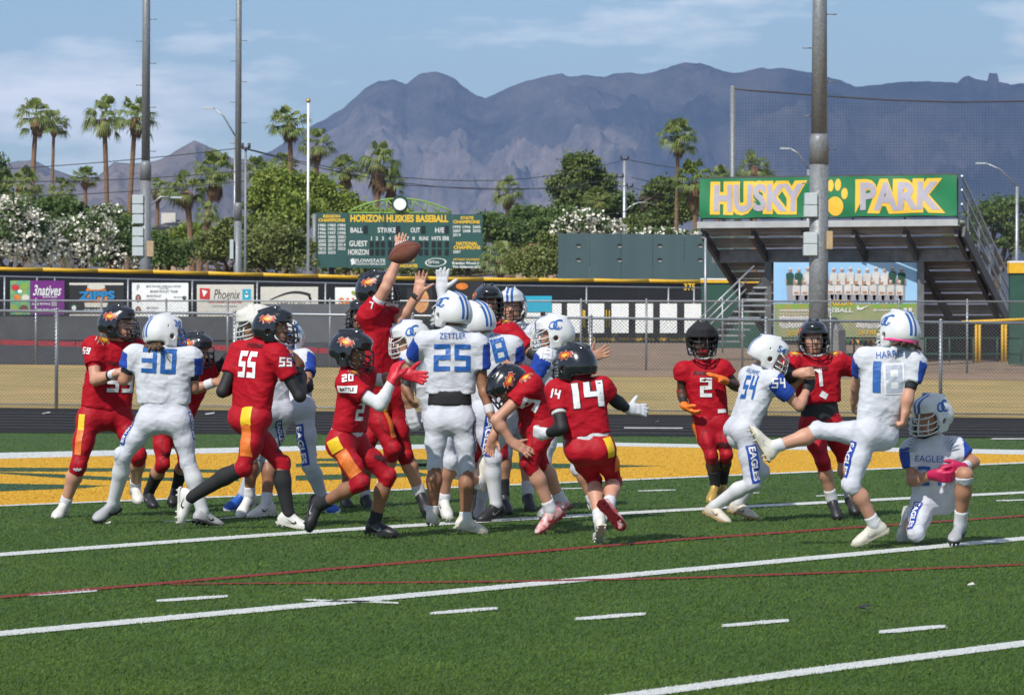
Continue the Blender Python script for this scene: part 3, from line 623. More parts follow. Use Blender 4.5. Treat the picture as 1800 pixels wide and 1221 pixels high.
bbeam(bz(-.12, 1.25, 3.90), bz(7.95, 1.25, 3.90), .18, .36, 'main_beam', M_steel_d)
for px in (1350, 1618):
    # column in the plane of the main beam
    r = ray(px, 500); q = bz(0, 1.25, 0); k = r.x / r.y; e = (k * q.y - q.x) / (E1.x - k * E1.y); c = bz(e, 1.25, 0)
    bbeam(Vector((c.x, c.y, .6)), Vector((c.x, c.y, 3.72)), .19, .19, 'column', M_steel_d); 
# rear guard rail with posts
for i in range(6): e1 = .02 + i * 1.562; bbeam(bz(e1, -.16, 4.6), bz(e1, -.16, 6.22), .06, .06, 'rail_post', M_beam)
for z in (4.99, 6.2): bbeam(bz(0, -.16, z), bz(BW, -.16, z), .045, .045, 'guard_rail', M_beam)
# side stairs rail descending on the right
for j, e2 in enumerate((.5, 1.75, 3.0, 4.25, 5.5)): bbeam(bz(BW + .1, e2, 4.25 - .50 * e2), bz(BW + .1, e2, 5.75 - .50 * e2), .07, .07, 'rail_post', M_steel)
for dz in (.1, -.32, -.75): bbeam(bz(BW + .1, -.1, 6.05 + dz * .95), bz(BW + .1, 6.2, 2.75 + dz * .95), .05, .05, 'guard_rail', M_steel)
bbeam(bz(BW + .16, -.1, 4.55), bz(BW + .16, 7.4, .75), .08, .34, 'stair_stringer', M_beam)
def fnn(s, h): return bz(BW + .1, s, 4.55 - .52 * s + 1.35 * h)
V, Fq = wires(lambda s, h: bz(BW + .1, s, 4.75 - .53 * s + h), 6.2, 1.25, .10, .004); link('chain_link', np_mesh('chain_link', V, Fq, False), M_wire, bl_, kind='stuff')
# dark mesh closing the space under the stand
mb = MB(); mb.quad(bz(5.2, 5.2, .5), bz(9.5, 5.2, .5), bz(9.5, 5.2, 2.1), bz(5.2, 5.2, 2.1)); mb.build('back_screen', mat('dark screen', (.012, .012, .013), .9), bl_)
# cloth banner, slightly slack
hb = thing('banner', tuple(bz(BW/2, -.25, 5.0)), 'green HUSKY PARK banner with yellow outlined grey letters and paw', 'banner')
M_bgreen = mat('green banner cloth', (.008, .17, .062), .55, var=.1, vscale=1.5)
def slack(u, v): return -.26 - .03 * math.sin(u * 9.0 + v * 2) * (1 - v) - .02 * math.sin(u * 23 + v * 5) - .02 * math.sin(v * 3)
def bp(u, v, off=0.0):           # u 0..1 along, v 0..1 up
    return bz(.0 + BW * u, slack(u, v) - off, 5.0 + 1.17 * v + .03 * math.sin(u * 31) * (1 - v) * .4)
nu, nv = 90, 12
V = [tuple(bp(i / nu, j / nv)) for j in range(nv + 1) for i in range(nu + 1)]
Fc = [(j*(nu+1)+i, j*(nu+1)+i+1, (j+1)*(nu+1)+i+1, (j+1)*(nu+1)+i) for j in range(nv) for i in range(nu)]
link('sheet', np_mesh('sheet', np.array(V), np.array(Fc)), M_bgreen, hb)
def on_banner(V2, Fc, m, off, nm):
    W = np.array([tuple(bp(x, y, off)) for x, y in V2]); return link(nm, np_mesh(nm, W, Fc, False), m, hb)
M_ltr = mat('grey letter print', (.40, .38, .45), .6, var=.05); M_lyel = mat('pale yellow print', (.80, .50, .05), .6)
for txt, uc, ww in (('HUSKY', .235, .385), ('PARK', .785, .345)):
    for (bold, m, off, gr, nm) in ((.13, M_lyel, .012, 1.0, 'letter_outline'), (.04, M_ltr, .02, .94, 'lettering')):
        V2, Fc = text2d(txt, .12, bold); V2 = V2.copy(); text2d(txt, .12, .13); so_, sf_ = _TXS[(txt, .12, .13, 0.0, 1.0)], _TXS[(txt, .12, bold, 0.0, 1.0)]; V2[:, 0] *= ww * (sf_[0] / so_[0]) / (V2[:, 0].max() - V2[:, 0].min()); V2[:, 1] = V2[:, 1] * .86 * sf_[1] / so_[1] + .5; V2[:, 0] += uc; on_banner(V2, Fc, m, off, nm)
def fan(pts): n = len(pts); c = np.mean(pts, 0); return np.vstack([pts, [c]]), np.array([(i, (i+1) % n, n) for i in range(n)])
for (cu, cv, ru, rv) in ((.535, .27, .032, .24), (.493, .60, .013, .14), (.517, .78, .012, .15), (.545, .80, .012, .15), (.571, .58, .0125, .14)):
    V2, Fc = fan(np.array(ellipse(cu, cv, ru, rv, 18))); on_banner(V2, Fc, M_lyel, .012, 'paw_print')
# team photograph banner
YT = 100.2; tb = thing('banner', tuple(P(1486, 610, YT)), 'team photograph banner with two rows of white uniformed players', 'banner')
M_sky = mat('printed sky', (.25, .50, .80), .6, col2=(.38, .62, .85), vscale=.6); q = [P(1360, 598, YT), P(1612, 598, YT), P(1612, 461, YT), P(1360, 461, YT)]
mb = MB(); mb.quad(*q); bk = [v + Vector((0, .02, 0)) for v in q]; mb.quad(*bk[::-1]); mb.build('sheet', M_sky, tb)
prints(tb, [rect(1361, 533, 1611, 597)], YT, mat('printed field', (.42, .36, .22), .7, col2=(.22, .30, .12), vscale=1.2))
prints(tb, [[(1361, 536), (1450, 533), (1520, 536), (1611, 533), (1611, 541), (1361, 542)]], YT, M_grn, .016)
M_skinp = mat('printed skin', (.40, .22, .15), .7); heads, shirts, pants, caps, greens, arms_ = [], [], [], [], [], []
rngp = random.Random(3)
for i, x in enumerate(list(np.linspace(1389, 1584, 14))):
    dk = i in (0, 1, 12, 13); x += rngp.uniform(-1, 1); t = 473 + rngp.uniform(-2, 2); heads.append(ellipse(x, t + 2, 2.8, 3.6, 10)); caps.append(ellipse(x, t - 1, 3, 2, 8))
    (greens if dk else shirts).append([(x - 7, t + 9), (x - 4, t + 6), (x + 4, t + 6), (x + 7, t + 9), (x + 6, t + 28), (x - 6, t + 28)]); pants.append([(x - 6, t + 28), (x + 6, t + 28), (x + 5, t + 56), (x + .5, t + 56), (x, t + 40), (x - .5, t + 56), (x - 5, t + 56)]); arms_.append(rect(x - 7.5, t + 17, x - 5.5, t + 27)); arms_.append(rect(x + 5.5, t + 17, x + 7.5, t + 27))
for i, x in enumerate(list(np.linspace(1399, 1580, 13))):
    x += rngp.uniform(-1, 1); t = 494 + rngp.uniform(-1, 1); heads.append(ellipse(x, t + 2, 2.8, 3.6, 10)); caps.append(ellipse(x, t - 1, 3, 2, 8)); shirts.append([(x - 6.5, t + 9), (x - 4, t + 6), (x + 4, t + 6), (x + 6.5, t + 9), (x + 6, t + 24), (x - 6, t + 24)])
    pants.append([(x - 6, t + 22), (x + 6, t + 22), (x + 5, t + 37), (x + 1, t + 37), (x, t + 30), (x - 1, t + 37), (x - 5, t + 37)]); arms_.append(rect(x - 4, t + 18, x + 4, t + 22))
M_unif = mat('printed white uniform', (.60, .60, .58), .7, var=.12, vscale=4); M_pgrey = mat('printed grey trousers', (.30, .30, .33), .7, var=.1, vscale=4)
for r_ in range(2):
    for x in np.arange(1372, 1465 if r_ == 0 else 1600, 5.2):
        if 1428 < x < 1478 and r_ == 0: continue
        t = 553 + r_ * 12 + rngp.uniform(-1, 1)
        if r_ == 1 and 1420 < x < 1505: continue
        heads.append(ellipse(x, t, 1.3, 1.8, 6)); shirts.append(rect(x - 2.3, t + 2, x + 2.3, t + 11)); caps.append(ellipse(x, t - 1.4, 1.5, 1, 6))
prints(tb, pants, YT, M_pgrey, .020); prints(tb, shirts, YT, M_unif, .024); prints(tb, greens, YT, M_green, .024); prints(tb, heads, YT, M_skinp, .028); prints(tb, arms_, YT, M_skinp, .030); prints(tb, caps, YT, M_unif, .032)
for t, x, y, h, ww, m in (('HORIZON', 1470, 532, 10, 56, M_txty), ('BASEBALL', 1468, 545, 8, 62, M_txtw), ('www.horizonbaseball.com', 1400, 545, 4, 60, M_txtw), ('@huskybaseball', 1555, 545, 4.5, 40, M_txtw), ('2025 VARSITY', 1418, 585, 8, 70, M_txty), ('26 FRESHMAN', 1545, 584, 8, 74, M_txty)): print_text(tb, t, x, y, h, YT, m, ww, off=.036)
prints(tb, [[(1506, 536), (1512, 541), (1530, 536), (1513, 545), (1506, 544)], rect(1588, 541, 1594, 547), rect(1597, 541, 1603, 547)], YT, M_txtw, .036)
# green dugout walls with yellow caps
for (x0, x1, yt, yb, Y, lab) in ((1233, 1352, 497, 640, 114, 'dark green dugout wall with yellow cap behind the metal stairs'), (1775, 1900, 480, 640, 97, 'dark green dugout wall with tall yellow cap beside the bleachers')):
    t = thing('dugout_wall', tuple(P((x0+x1)/2, yb - 20, Y)), lab, 'wall'); box_px(t, x0, yt, x1, yb, Y, .3, M_green, 'wall_face')
    box_px(t, x0 - 1, yt - (5 if Y > 100 else 18), x1, yt - .1, Y - .05, .4, M_yel, 'cap'); box_px(t, x0 - 1, yt - (7.5 if Y > 100 else 21), x1, yt - (5.2 if Y > 100 else 18.2), Y - .05, .4, M_white, 'cap_edge')
# metal stairs left of the stand
st = thing('metal_stairs', tuple(P(1300, 610, 99)), 'steep metal stairs with pipe rails climbing to the bleachers', 'stairs')
for i in range(10):
    a, b = P(1243 + i * 9, 600 - i * 10.5, 100.5), P(1300 + i * 9, 600 - i * 10.5, 100.5)
    if i > 6: b = P(1348, 600 - i * 10.5, 100.5)
    mb = MB(); mb.box((a + b) / 2, (b.x - a.x, .3, .05)); mb.build('tread', M_alu if i % 2 else M_steel, st)
for (y0, off) in ((578, 0), (592, 0), (606, 0), (565, 14)):
    mb = MB(); mb.tube([P(1212 + off, y0, 100.2), P(1312 + off, y0 - 98, 100.2)], .028, 6); mb.build('handrail', M_steel, st)
for (x, yt, yb) in ((1240, 548, 640), (1270, 520, 620), (1300, 490, 600)): mb = MB(); mb.tube([P(x, yb, 100.2), P(x, yt, 100.2)], .03, 6); mb.build('rail_post', M_steel, st)
mb = MB(); mb.beam(P(1246, 608, 100.6), P(1350, 492, 100.6), .08, .3); mb.build('stringer', M_beam, st)
tp_ = thing('fence_post', tuple(P(1241, 640, 96)), 'tall thin steel pole at the left end of the bleachers', 'post'); mb = MB(); mb.tube([P(1240, 640, 96), P(1240, 418, 96)], .035, 8); mb.build('shaft', M_steel, tp_)
# green gate with yellow posts at the right
gt = thing('gate', tuple(P(1745, 640, 93)), 'green wire gate with paired yellow posts beside the dugout', 'gate')
for x in (1716, 1722, 1762, 1768): mb = MB(); mb.tube([P(x, 636, 93), P(x, 570, 93)], .038, 8); mb.build('yellow_post', M_yel, gt)
mb = MB(); mb.tube([P(1690, 566, 93), P(1850, 559, 93)], .04, 8); mb.build('yellow_rail', M_yel, gt)
for y in (594, 622): mb = MB(); mb.tube([P(1365, y, 93.3), P(1850, y, 93.3)], .03, 6); mb.build('green_rail', M_green, gt)
for x in range(1375, 1850, 42): mb = MB(); mb.tube([P(x, 636, 93.3), P(x, 592, 93.3)], .028, 6); mb.build('green_post', M_green, gt)
pn = thing('pennant_string', tuple(P(1500, 602, 94)), 'string of small green and yellow pennants below the team banner', 'pennants')
for i, x in enumerate(range(1478, 1560, 9)): mb = MB(); mb.poly([P(x, 597, 94), P(x + 7, 597, 94), P(x + 3.5, 606, 94)]); mb.build('pennant', (M_lyel, M_bgreen, M_org)[i % 3], pn)
mb = MB(); mb.tube([P(1478, 597, 94.02), P(1562, 597, 94.02)], .01, 4); mb.build('cord', M_ins, pn)
# safety net
YN = 116.0; np_ = thing('safety_net', (XG(1288, YN), YN, 1.1), 'tall dark safety net hung from a cable on a grey post', 'net')
mb = MB(); mb.tube([(XG(1288, YN), YN, 1.0), P(1288, 151, YN)], [.11, .085], 12); mb.build('post', M_pole, np_)
cab = lambda px: float(np.interp(px, [1288, 1300, 1360, 1440, 1560, 1680, 1800, 2000], [156, 158, 162, 168, 176, 179.5, 178, 172]))
mb = MB(); mb.tube([P(p, cab(p), YN) for p in range(1288, 2000, 30)], .03, 5); mb.build('cable', M_ins, np_)
V = []; Fq = []
def strip(A, B, wd, vert):
    o = len(V); d = Vector((wd, 0, 0)) if vert else Vector((0, 0, wd)); e = Vector((0, .006, 0))
    for Q in (A, B): V.extend([tuple(Q - d), tuple(Q + d), tuple(Q + e)])
    Fq.extend([(o, o+1, o+4, o+3), (o+1, o+2, o+5, o+4), (o+2, o, o+3, o+5)])
for px in np.arange(1290, 2000, 5.2): strip(P(px, cab(px), YN), P(px, 470, YN), .003, True)
for py in np.arange(182, 470, 5.2): strip(P(1290, py, YN), P(2000, py, YN), .003, False)
link('netting', np_mesh('netting', np.array(V), np.array(Fq), False), M_ins, np_, kind='stuff')
# ------------------------------------------------------------------ vegetation
M_palm = mat('palm leaf', (.115, .165, .03), .5, col2=(.20, .245, .055), vscale=.9, transl=.25); M_palm_d = mat('dry palm leaf', (.20, .12, .055), .8, col2=(.13, .08, .04), vscale=1.5)
M_trunk = mat('palm trunk', (.24, .145, .085), .9, col2=(.15, .09, .055), vscale=3, vstretch=(1, 1, 5), bump=.8, bscale=8)
def palm_crown(seed, n, droop, dry=False):
    r = np.random.default_rng(seed); V = []; T = []
    for i in range(n):
        az = r.uniform(0, 2*np.pi); q = (i + .5) / n
        el = (np.arcsin(1 - 1.55 * q) if not dry else r.uniform(-1.35, -.75)) + r.normal(0, .1)
        d = np.array([np.cos(az)*np.cos(el), np.sin(az)*np.cos(el), np.sin(el)])
        side = np.cross(d, [0, 0, 1.]); side /= np.linalg.norm(side) + 1e-6; nrm = np.cross(side, d)
        pl = r.uniform(.38, .55) if not dry else r.uniform(.1, .3); base = d * pl + np.array([0, 0, -.05*(1-d[2])])
        o = len(V); w0 = .018; V += [tuple(d*.05 - side*w0), tuple(d*.05 + side*w0), tuple(base + side*.01), tuple(base - side*.01)]; T += [(o, o+1, o+2), (o, o+2, o+3)]
        L_ = r.uniform(.42, .58) if not dry else r.uniform(.3, .5); nl = 13
        for k in range(nl):
            a = (k/(nl-1) - .5) * 2 * (1.25 if not dry else .7); ln = L_ * (1 - .25*abs(a)) * r.uniform(.85, 1.1)
            dl = d*np.cos(a) + side*np.sin(a); mid = base + dl*ln*.6 + nrm*.03; tip = base + dl*ln + np.array([0, 0, -droop*ln*(.5 + .5*abs(a))*r.uniform(.6, 1.4)])
            pw = np.cross(dl, nrm) * .028; o = len(V)
            V += [tuple(base), tuple(mid + pw), tuple(tip), tuple(mid - pw)]; T += [(o, o+1, o+3), (o+1, o+2, o+3)]
    return np_mesh('fronds', np.array(V), np.array(T), False)
CROWNS = [palm_crown(s, n, d) for s, n, d in ((1, 40, .55), (2, 30, .75), (3, 46, .5), (4, 25, .9), (5, 34, .6), (6, 28, .65))]
for c in CROWNS: c.materials.append(M_palm)
SKIRTS = [palm_crown(11, 22, .3, True), palm_crown(12, 34, .3, True)]
for c in SKIRTS: c.materials.append(M_palm_d)
def palm(label, cx, cy, r, bx, Y, tw=8, skirt=0, var=0, group=None):
    s = Y / F; c = P(cx, cy, Y); b = P(bx, 600, Y); root = thing('palm_tree', (b.x, Y, zgr), label, 'palm tree', group)
    h = c.z - zgr; rt = tw * s / 2; pts = []; rad = []
    for k in range(9):
        t = k / 8; bend = t * t * .6 + t * .4; pts.append((b.x + (c.x - b.x) * bend, Y, zgr - .2 + (h + .2) * t)); rad.append(rt * (1.25 - .4 * t) * (1 + .08 * ((k * 37) % 5 - 2) / 2))
    mb = MB(); mb.tube(pts, rad, 9)
    # boots under the crown
    mb.tube([c + Vector((0, 0, -r*s*.75)), c + Vector((0, 0, -r*s*.45)), c + Vector((0, 0, -r*s*.1)), c], [rt * 1.0, rt * 2.5, rt * 2.0, rt * .5], 9)
    mb.build('trunk', M_trunk, root)
    o = link('fronds', CROWNS[(var + int(bx)) % 6], None, root); o.location = c; o.scale = (r*s*1.12, r*s*1.12, r*s*(.98 + (cx * 3 % 10) * .03)); o.rotation_euler = (.12 * math.sin(cx), .12 * math.cos(cx * 1.7), (cx * 7 % 63) / 10)
    if skirt: 
        o = link('dry_skirt', SKIRTS[skirt - 1], None, root); o.location = c + Vector((0, 0, -.12*r*s)); o.scale = (r*s*.8, r*s*.8, r*s*(1.0 if skirt == 1 else 1.5)); o.rotation_euler = (0, 0, cx % 6)
G_P = 'palms standing behind the outfield'
palm('tall palm with leaning trunk next to a thinner palm', 64, 205, 44, 47, 215, 9, 1, 0)
palm('thin palm with a yellowing crown beside the leaning palm', 95, 218, 32, 87, 235, 6, 0, 1)
palm('tall palm with shaggy lumps of dead growth on its trunk', 183, 208, 43, 192, 210, 9, 1, 3)
palm('tall palm with curved trunk partly behind the light pole', 238, 205, 46, 220, 205, 9, 1, 1)
palm('short bushy palm at the foot of the leaning tall palm', 38, 325, 42, 38, 190, 9, 0, 2)
palm('small round palm in the gap between tall palms', 150, 312, 28, 150, 230, 7, 0, 0)
palm('low dull palm below the thin palm with yellowing crown', 108, 335, 30, 110, 225, 7, 1, 2)
palm('small palm showing just right of the left light pole', 277, 335, 30, 276, 230, 7, 0, 3)
palm('full palm with a beard of dry fronds beside the slim pole', 378, 300, 46, 340, 200, 11, 2, 2)
palm('palm with low crown left of the bearded palm', 328, 335, 42, 343, 195, 11, 1, 0)
palm('small young palm beneath the bearded palm', 366, 378, 26, 362, 190, 6, 0, 1)
palm('palm crown rising right of the thin utility pole', 452, 300, 30, 452, 230, 7, 0, 0)
palm('tall palm with swept crown left of the flagpole', 510, 216, 44, 511, 215, 9, 1, 3)
palm('palm with thick leaf bases right behind the flagpole', 556, 256, 36, 556, 220, 9, 1, 1)
palm('short dark palm behind the green mesquite tree', 500, 290, 30, 498, 240, 8, 0, 2)
palm('palm with dry fronds left of the paired palms over the scoreboard', 607, 298, 36, 612, 205, 10, 2, 0)
palm('large palm directly behind the scoreboard truss', 665, 288, 46, 655, 200, 11, 2, 2)
palm('ragged palm leaning against the large palm behind the scoreboard', 688, 320, 32, 682, 205, 8, 2, 1)
palm('lone palm with dense crown above the right end of the scoreboard', 893, 340, 33, 895, 230, 10, 1, 2)
palm('short palm in front of the big pine tree', 1050, 352, 32, 1051, 215, 9, 0, 1)
palm('tall palm with drooping skirt left of the HUSKY PARK banner', 1192, 242, 42, 1186, 205, 7, 1, 2)
palm('broad hanging palm just left of the HUSKY PARK banner', 1222, 318, 46, 1222, 195, 9, 2, 0)
palm('palm crown showing behind the HUSKY PARK banner beside the net post', 1326, 292, 32, 1326, 220, 9, 0, 1)
palm('dark palm between the hanging palm and the net post', 1262, 315, 30, 1262, 235, 8, 0, 2)
palm('low spreading palm right of the scoreboard by the wall', 880, 455, 44, 880, 165, 10, 0, 1)

def leaf_cloud(name, blobs, n, size, m, seed, flat=.55):
    """blobs: (centre, radii) ; leaves packed in clumps spread over the blobs"""
    r = np.random.default_rng(seed); C = []
    tot = sum(b[1][0]*b[1][2] for b in blobs)
    for c, rad in blobs:
        k = max(6, int(46 * (rad[0]*rad[2]) / tot * len(blobs)))
        d = r.normal(size=(k, 3)); d /= np.linalg.norm(d, axis=1, keepdims=True); d[:, 2] = np.where(d[:, 2] < -.5, -d[:, 2], d[:, 2])
        rr_ = r.uniform(.45, 1.02, (k, 1)); cl = np.array(c) + d * rr_ * np.array(rad)
        per = int(n * (rad[0]*rad[2]) / tot / k) + 1; cs = min(rad) * r.uniform(.16, .36, (k, 1, 1))
        pts = cl[:, None, :] + r.normal(size=(k, per, 3)) * cs * np.array([1, 1, .75]); C.append(pts.reshape(-1, 3))
    C = np.vstack(C); K = len(C); sz = size * r.uniform(.5, 1.4, (K, 1))
    a = r.normal(size=(K, 3)); a /= np.linalg.norm(a, axis=1, keepdims=True); b = np.cross(a, r.normal(size=(K, 3))); b /= np.linalg.norm(b, axis=1, keepdims=True)
    V = np.stack([C - a*sz, C + b*sz*flat, C + a*sz, C - b*sz*flat], 1).reshape(-1, 3)
    return np_mesh(name, V, np.arange(K*4).reshape(-1, 4), False), C
M_lf = {k: mat('leaves ' + k, c1, .6, col2=c2, vscale=vs, transl=.2) for k, c1, c2, vs in (
    ('bright', (.15, .225, .025), (.25, .30, .05), .8), ('dark', (.075, .13, .028), (.13, .19, .045), .9), ('olive', (.15, .19, .045), (.21, .24, .07), .8), ('pine', (.085, .13, .028), (.145, .185, .04), .9), ('grey', (.15, .13, .095), (.19, .15, .12), .8), ('oleander', (.075, .125, .03), (.12, .175, .05), 1.2))}
M_bark = mat('bark', (.09, .065, .045), .9, var=.3, vscale=6); M_flower = mat('white blossom', (.78, .76, .66), .7, var=.06)
def tree(name, label, cat, blobs_px, Y, n, size, key, seed, dep=.7, trunk=None, flowers=0, group=None):
    s = Y / F; blobs = []
    for (x, y, rx, ry) in blobs_px: c = P(x, y, Y + (x * 13 % 7 - 3) * .3); blobs.append((tuple(c), (rx*s, rx*s*dep, ry*s)))
    bx = trunk if trunk else np.mean([b[0] for b in blobs_px]); b0 = P(bx, 600, Y); root = thing(name, (b0.x, Y, zgr), label, cat, group)
    me, C = leaf_cloud('foliage', blobs, int(n * 1.6), size * .72, M_lf[key], seed); link('foliage', me, M_lf[key], root)
    mb = MB(); top = max(b[0][2] for b in blobs); r0 = .035 * (top - zgr) + .06; mid = Vector((b0.x, Y, zgr + (min(b[0][2] for b in blobs) - zgr) * .6 + .3))
    mb.tube([(b0.x, Y, zgr - .2), tuple(mid)], [r0, r0 * .75], 8)
    for c, rad in blobs:
        c = Vector(c); mb.tube([mid - Vector((0, 0, .1)), mid.lerp(c, .5) + Vector((rad[0]*.1, 0, 0)), c], [r0 * .6, r0 * .4, r0 * .15], 6)
        for k in range(3): a = k * 2.1 + c.x; mb.tube([mid.lerp(c, .6), c + Vector((math.cos(a)*rad[0]*.6, math.sin(a)*rad[1]*.6, rad[2]*.3))], [r0 * .25, r0 * .08], 5)
    mb.build('trunk' if name.endswith('tree') else 'stems', M_bark, root)
    if flowers:
        r = np.random.default_rng(seed + 5); cc = []
        for c, rad in blobs:
            d = r.normal(size=(flowers, 3)); d /= np.linalg.norm(d, axis=1, keepdims=True); d[:, 1] = -abs(d[:, 1]); cc.append(np.array(c) + d * np.array(rad) * r.uniform(.85, 1.12, (flowers, 1)))
        cc = np.vstack(cc); pts = (cc[:, None, :] + r.normal(size=(len(cc), 5, 3)) * .10).reshape(-1, 3); K = len(pts); sz = r.uniform(.05, .10, (K, 1))
        a = r.normal(size=(K, 3)); a /= np.linalg.norm(a, axis=1, keepdims=True); b = np.cross(a, r.normal(size=(K, 3))); b /= np.linalg.norm(b, axis=1, keepdims=True)
        V = np.stack([pts - a*sz, pts + b*sz, pts + a*sz, pts - b*sz], 1).reshape(-1, 3); link('blossom', np_mesh('blossom', V, np.arange(K*4).reshape(-1, 4), False), M_flower, root, kind='stuff')
O = 'oleander_shrub'
tree(O, 'big oleander covered in white blossom at the far left corner', 'shrub', [(20, 400, 50, 52), (65, 430, 45, 50), (-40, 410, 50, 60)], 160, 9000, .13, 'oleander', 1, flowers=230)
tree(O, 'oleander with white blossom between corner shrub and light pole', 'shrub', [(125, 430, 45, 45), (160, 410, 40, 32)], 163, 6000, .13, 'oleander', 2, flowers=170)
tree(O, 'oleander with sparse white blossom just left of the light pole', 'shrub', [(190, 395, 34, 32), (205, 440, 40, 38)], 166, 6000, .13, 'oleander', 3, flowers=70)
tree('bush', 'dark green bush growing on top of the white oleanders', 'shrub', [(95, 372, 55, 22), (150, 385, 30, 18)], 172, 5000, .16, 'dark', 4)
tree('bush', 'dark green bush right of the boxed light pole', 'shrub', [(300, 452, 42, 28), (272, 440, 30, 34)], 165, 6000, .14, 'dark', 5)
tree('bush', 'bright loose bush left of the slim light pole', 'shrub', [(385, 440, 40, 40), (420, 420, 30, 42)], 168, 5000, .15, 'olive', 6)
tree('mesquite_tree', 'large bright green mesquite tree behind the flagpole', 'tree', [(500, 335, 52, 42), (555, 345, 48, 36), (465, 365, 38, 40), (525, 380, 55, 35)], 190, 12000, .17, 'bright', 7)
tree('bush', 'olive grey bush in front of the mesquite tree', 'shrub', [(480, 440, 50, 48), (450, 460, 40, 35), (520, 450, 40, 40)], 166, 7000, .13, 'olive', 8)
tree('tree', 'green tree between mesquite and the palms above the scoreboard', 'tree', [(610, 370, 32, 26), (640, 385, 40, 24), (700, 395, 50, 24)], 196, 6000, .16, 'bright', 9)
tree('pine_tree', 'big dark pine with domed crown behind the batting backdrop', 'tree', [(1020, 300, 34, 24), (1000, 330, 38, 26), (1045, 325, 36, 28), (1020, 355, 55, 24)], 235, 12000, .20, 'pine', 10, trunk=1022)
tree('bush', 'dark green thicket right of the lone palm', 'shrub', [(935, 388, 42, 24), (865, 398, 32, 20), (980, 388, 38, 22)], 225, 7000, .19, 'dark', 11)
tree('bush', 'lower green thicket above the red tiled roof', 'shrub', [(900, 415, 48, 24), (860, 405, 34, 28), (955, 410, 40, 24)], 215, 6000, .18, 'dark', 12)
tree('bush', 'olive grey shrub left of the batting backdrop', 'shrub', [(945, 465, 40, 36), (915, 470, 30, 28), (965, 440, 20, 40)], 160, 5000, .12, 'olive', 13)
tree(O, 'oleander with white blossom peeking over the batting backdrop', 'shrub', [(1025, 392, 40, 20), (1060, 400, 34, 16), (990, 410, 22, 26)], 165, 4500, .12, 'oleander', 14, flowers=80)
tree(O, 'low oleander blossom near the right end of the batting backdrop', 'shrub', [(1150, 412, 50, 10), (1205, 414, 30, 8)], 165, 2500, .12, 'oleander', 15, flowers=40)
tree('tree', 'dark leafy tree behind the utility pole', 'tree', [(1085, 365, 40, 26), (1050, 375, 45, 22), (1120, 385, 30, 22)], 240, 6000, .2, 'dark', 16)
tree('tree', 'greyish half bare tree right of the utility pole', 'tree', [(1150, 350, 26, 24), (1135, 375, 24, 18)], 238, 2600, .17, 'grey', 17)
tree('tree', 'green leafy tree behind the tall palm with skirt', 'tree', [(1165, 335, 26, 24), (1185, 375, 42, 26), (1150, 395, 34, 18), (1120, 400, 30, 16)], 225, 7000, .18, 'pine', 18)
tree('bush', 'dark tree mass behind the bleacher stairs', 'shrub', [(1740, 390, 45, 32), (1780, 370, 30, 24), (1700, 420, 40, 30), (1790, 420, 40, 30)], 200, 6500, .17, 'dark', 19)
tree('tree', 'dark evergreen at the left edge below the tall palms', 'tree', [(5, 330, 20, 30), (-20, 300, 30, 30)], 230, 2600, .2, 'dark', 20)
tree('bush', 'olive green bush between leaning palm and shaggy palm', 'shrub', [(225, 395, 34, 16), (190, 372, 26, 12)], 200, 4500, .18, 'olive', 21)
tree('bush', 'bright green bush at the foot of the paired palms by the slim pole', 'shrub', [(340, 420, 42, 24), (395, 425, 26, 22), (445, 405, 26, 26)], 205, 6000, .17, 'bright', 22)
tree('bush', 'green bush showing under the scoreboard', 'shrub', [(610, 470, 45, 18), (680, 472, 45, 16), (750, 472, 45, 16), (815, 470, 40, 18)], 185, 4500, .15, 'olive', 23)
tree('bush', 'dark green hedge beyond the long outfield wall', 'shrub', [(x, 448, 60, 22) for x in range(-60, 1300, 110)], 262, 16000, .24, 'dark', 24)
tree('bush', 'dark bush behind the HUSKY PARK banner', 'shrub', [(1290, 330, 40, 22), (1345, 330, 30, 22), (1250, 345, 30, 30)], 240, 4000, .2, 'dark', 25)
# houses beyond
M_wallh = mat('stucco', (.42, .30, .21), .9, var=.06); M_roofr = mat('red roof tile', (.30, .11, .06), .85, var=.2, vscale=6); M_roofg = mat('grey roof', (.14, .13, .135), .85, var=.12, vscale=6); M_win = mat('window glass', (.02, .025, .03), .15)
def house(label, x0, x1, yr, ye, Y, mr, chim=None):
    A, B = P(x0, ye, Y), P(x1, ye, Y); zr = ZG(x0, yr, Y + 3); root = thing('house', ((A.x+B.x)/2, Y + 3, zgr), label, 'house')
    mb = MB(); mb.box(((A.x+B.x)/2, Y + 3, (zgr + A.z)/2), (B.x - A.x - .6, 5.6, A.z - zgr)); mb.build('wall', M_wallh, root)
    mb = MB(); r1 = 1.2; a, b, c, d = (A.x, Y, A.z), (B.x, Y, A.z), (B.x, Y + 6, A.z), (A.x, Y + 6, A.z); e, f = (A.x + r1, Y + 3, zr), (B.x - r1, Y + 3, zr)
    mb.poly([a, b, f, e]); mb.poly([b, c, f]); mb.poly([c, d, e, f]); mb.poly([d, a, e]); mb.poly([d, c, b, a]); ro = mb.build('roof', mr, root)
    for k in range(2): x = A.x + (B.x - A.x) * (.3 + .4 * k); mb = MB(); mb.box((x, Y + .18, (zgr + A.z) / 2 + .2), (1.0, .08, 1.0)); mb.build('window', M_win, root)
    if chim: c = P(chim, yr - 6, Y + 2.5); mb = MB(); mb.box((c.x, Y + 2.5, c.z - .6), (.9, .8, 1.6)); mb.build('chimney', mat('white stucco', (.60, .57, .52), .9), ro)
house('house with grey roof and white chimney behind the hedge', 262, 345, 386, 402, 215, M_roofg, 297)
house('house with red tiled roof right of the scoreboard', 898, 985, 428, 447, 205, M_roofr)
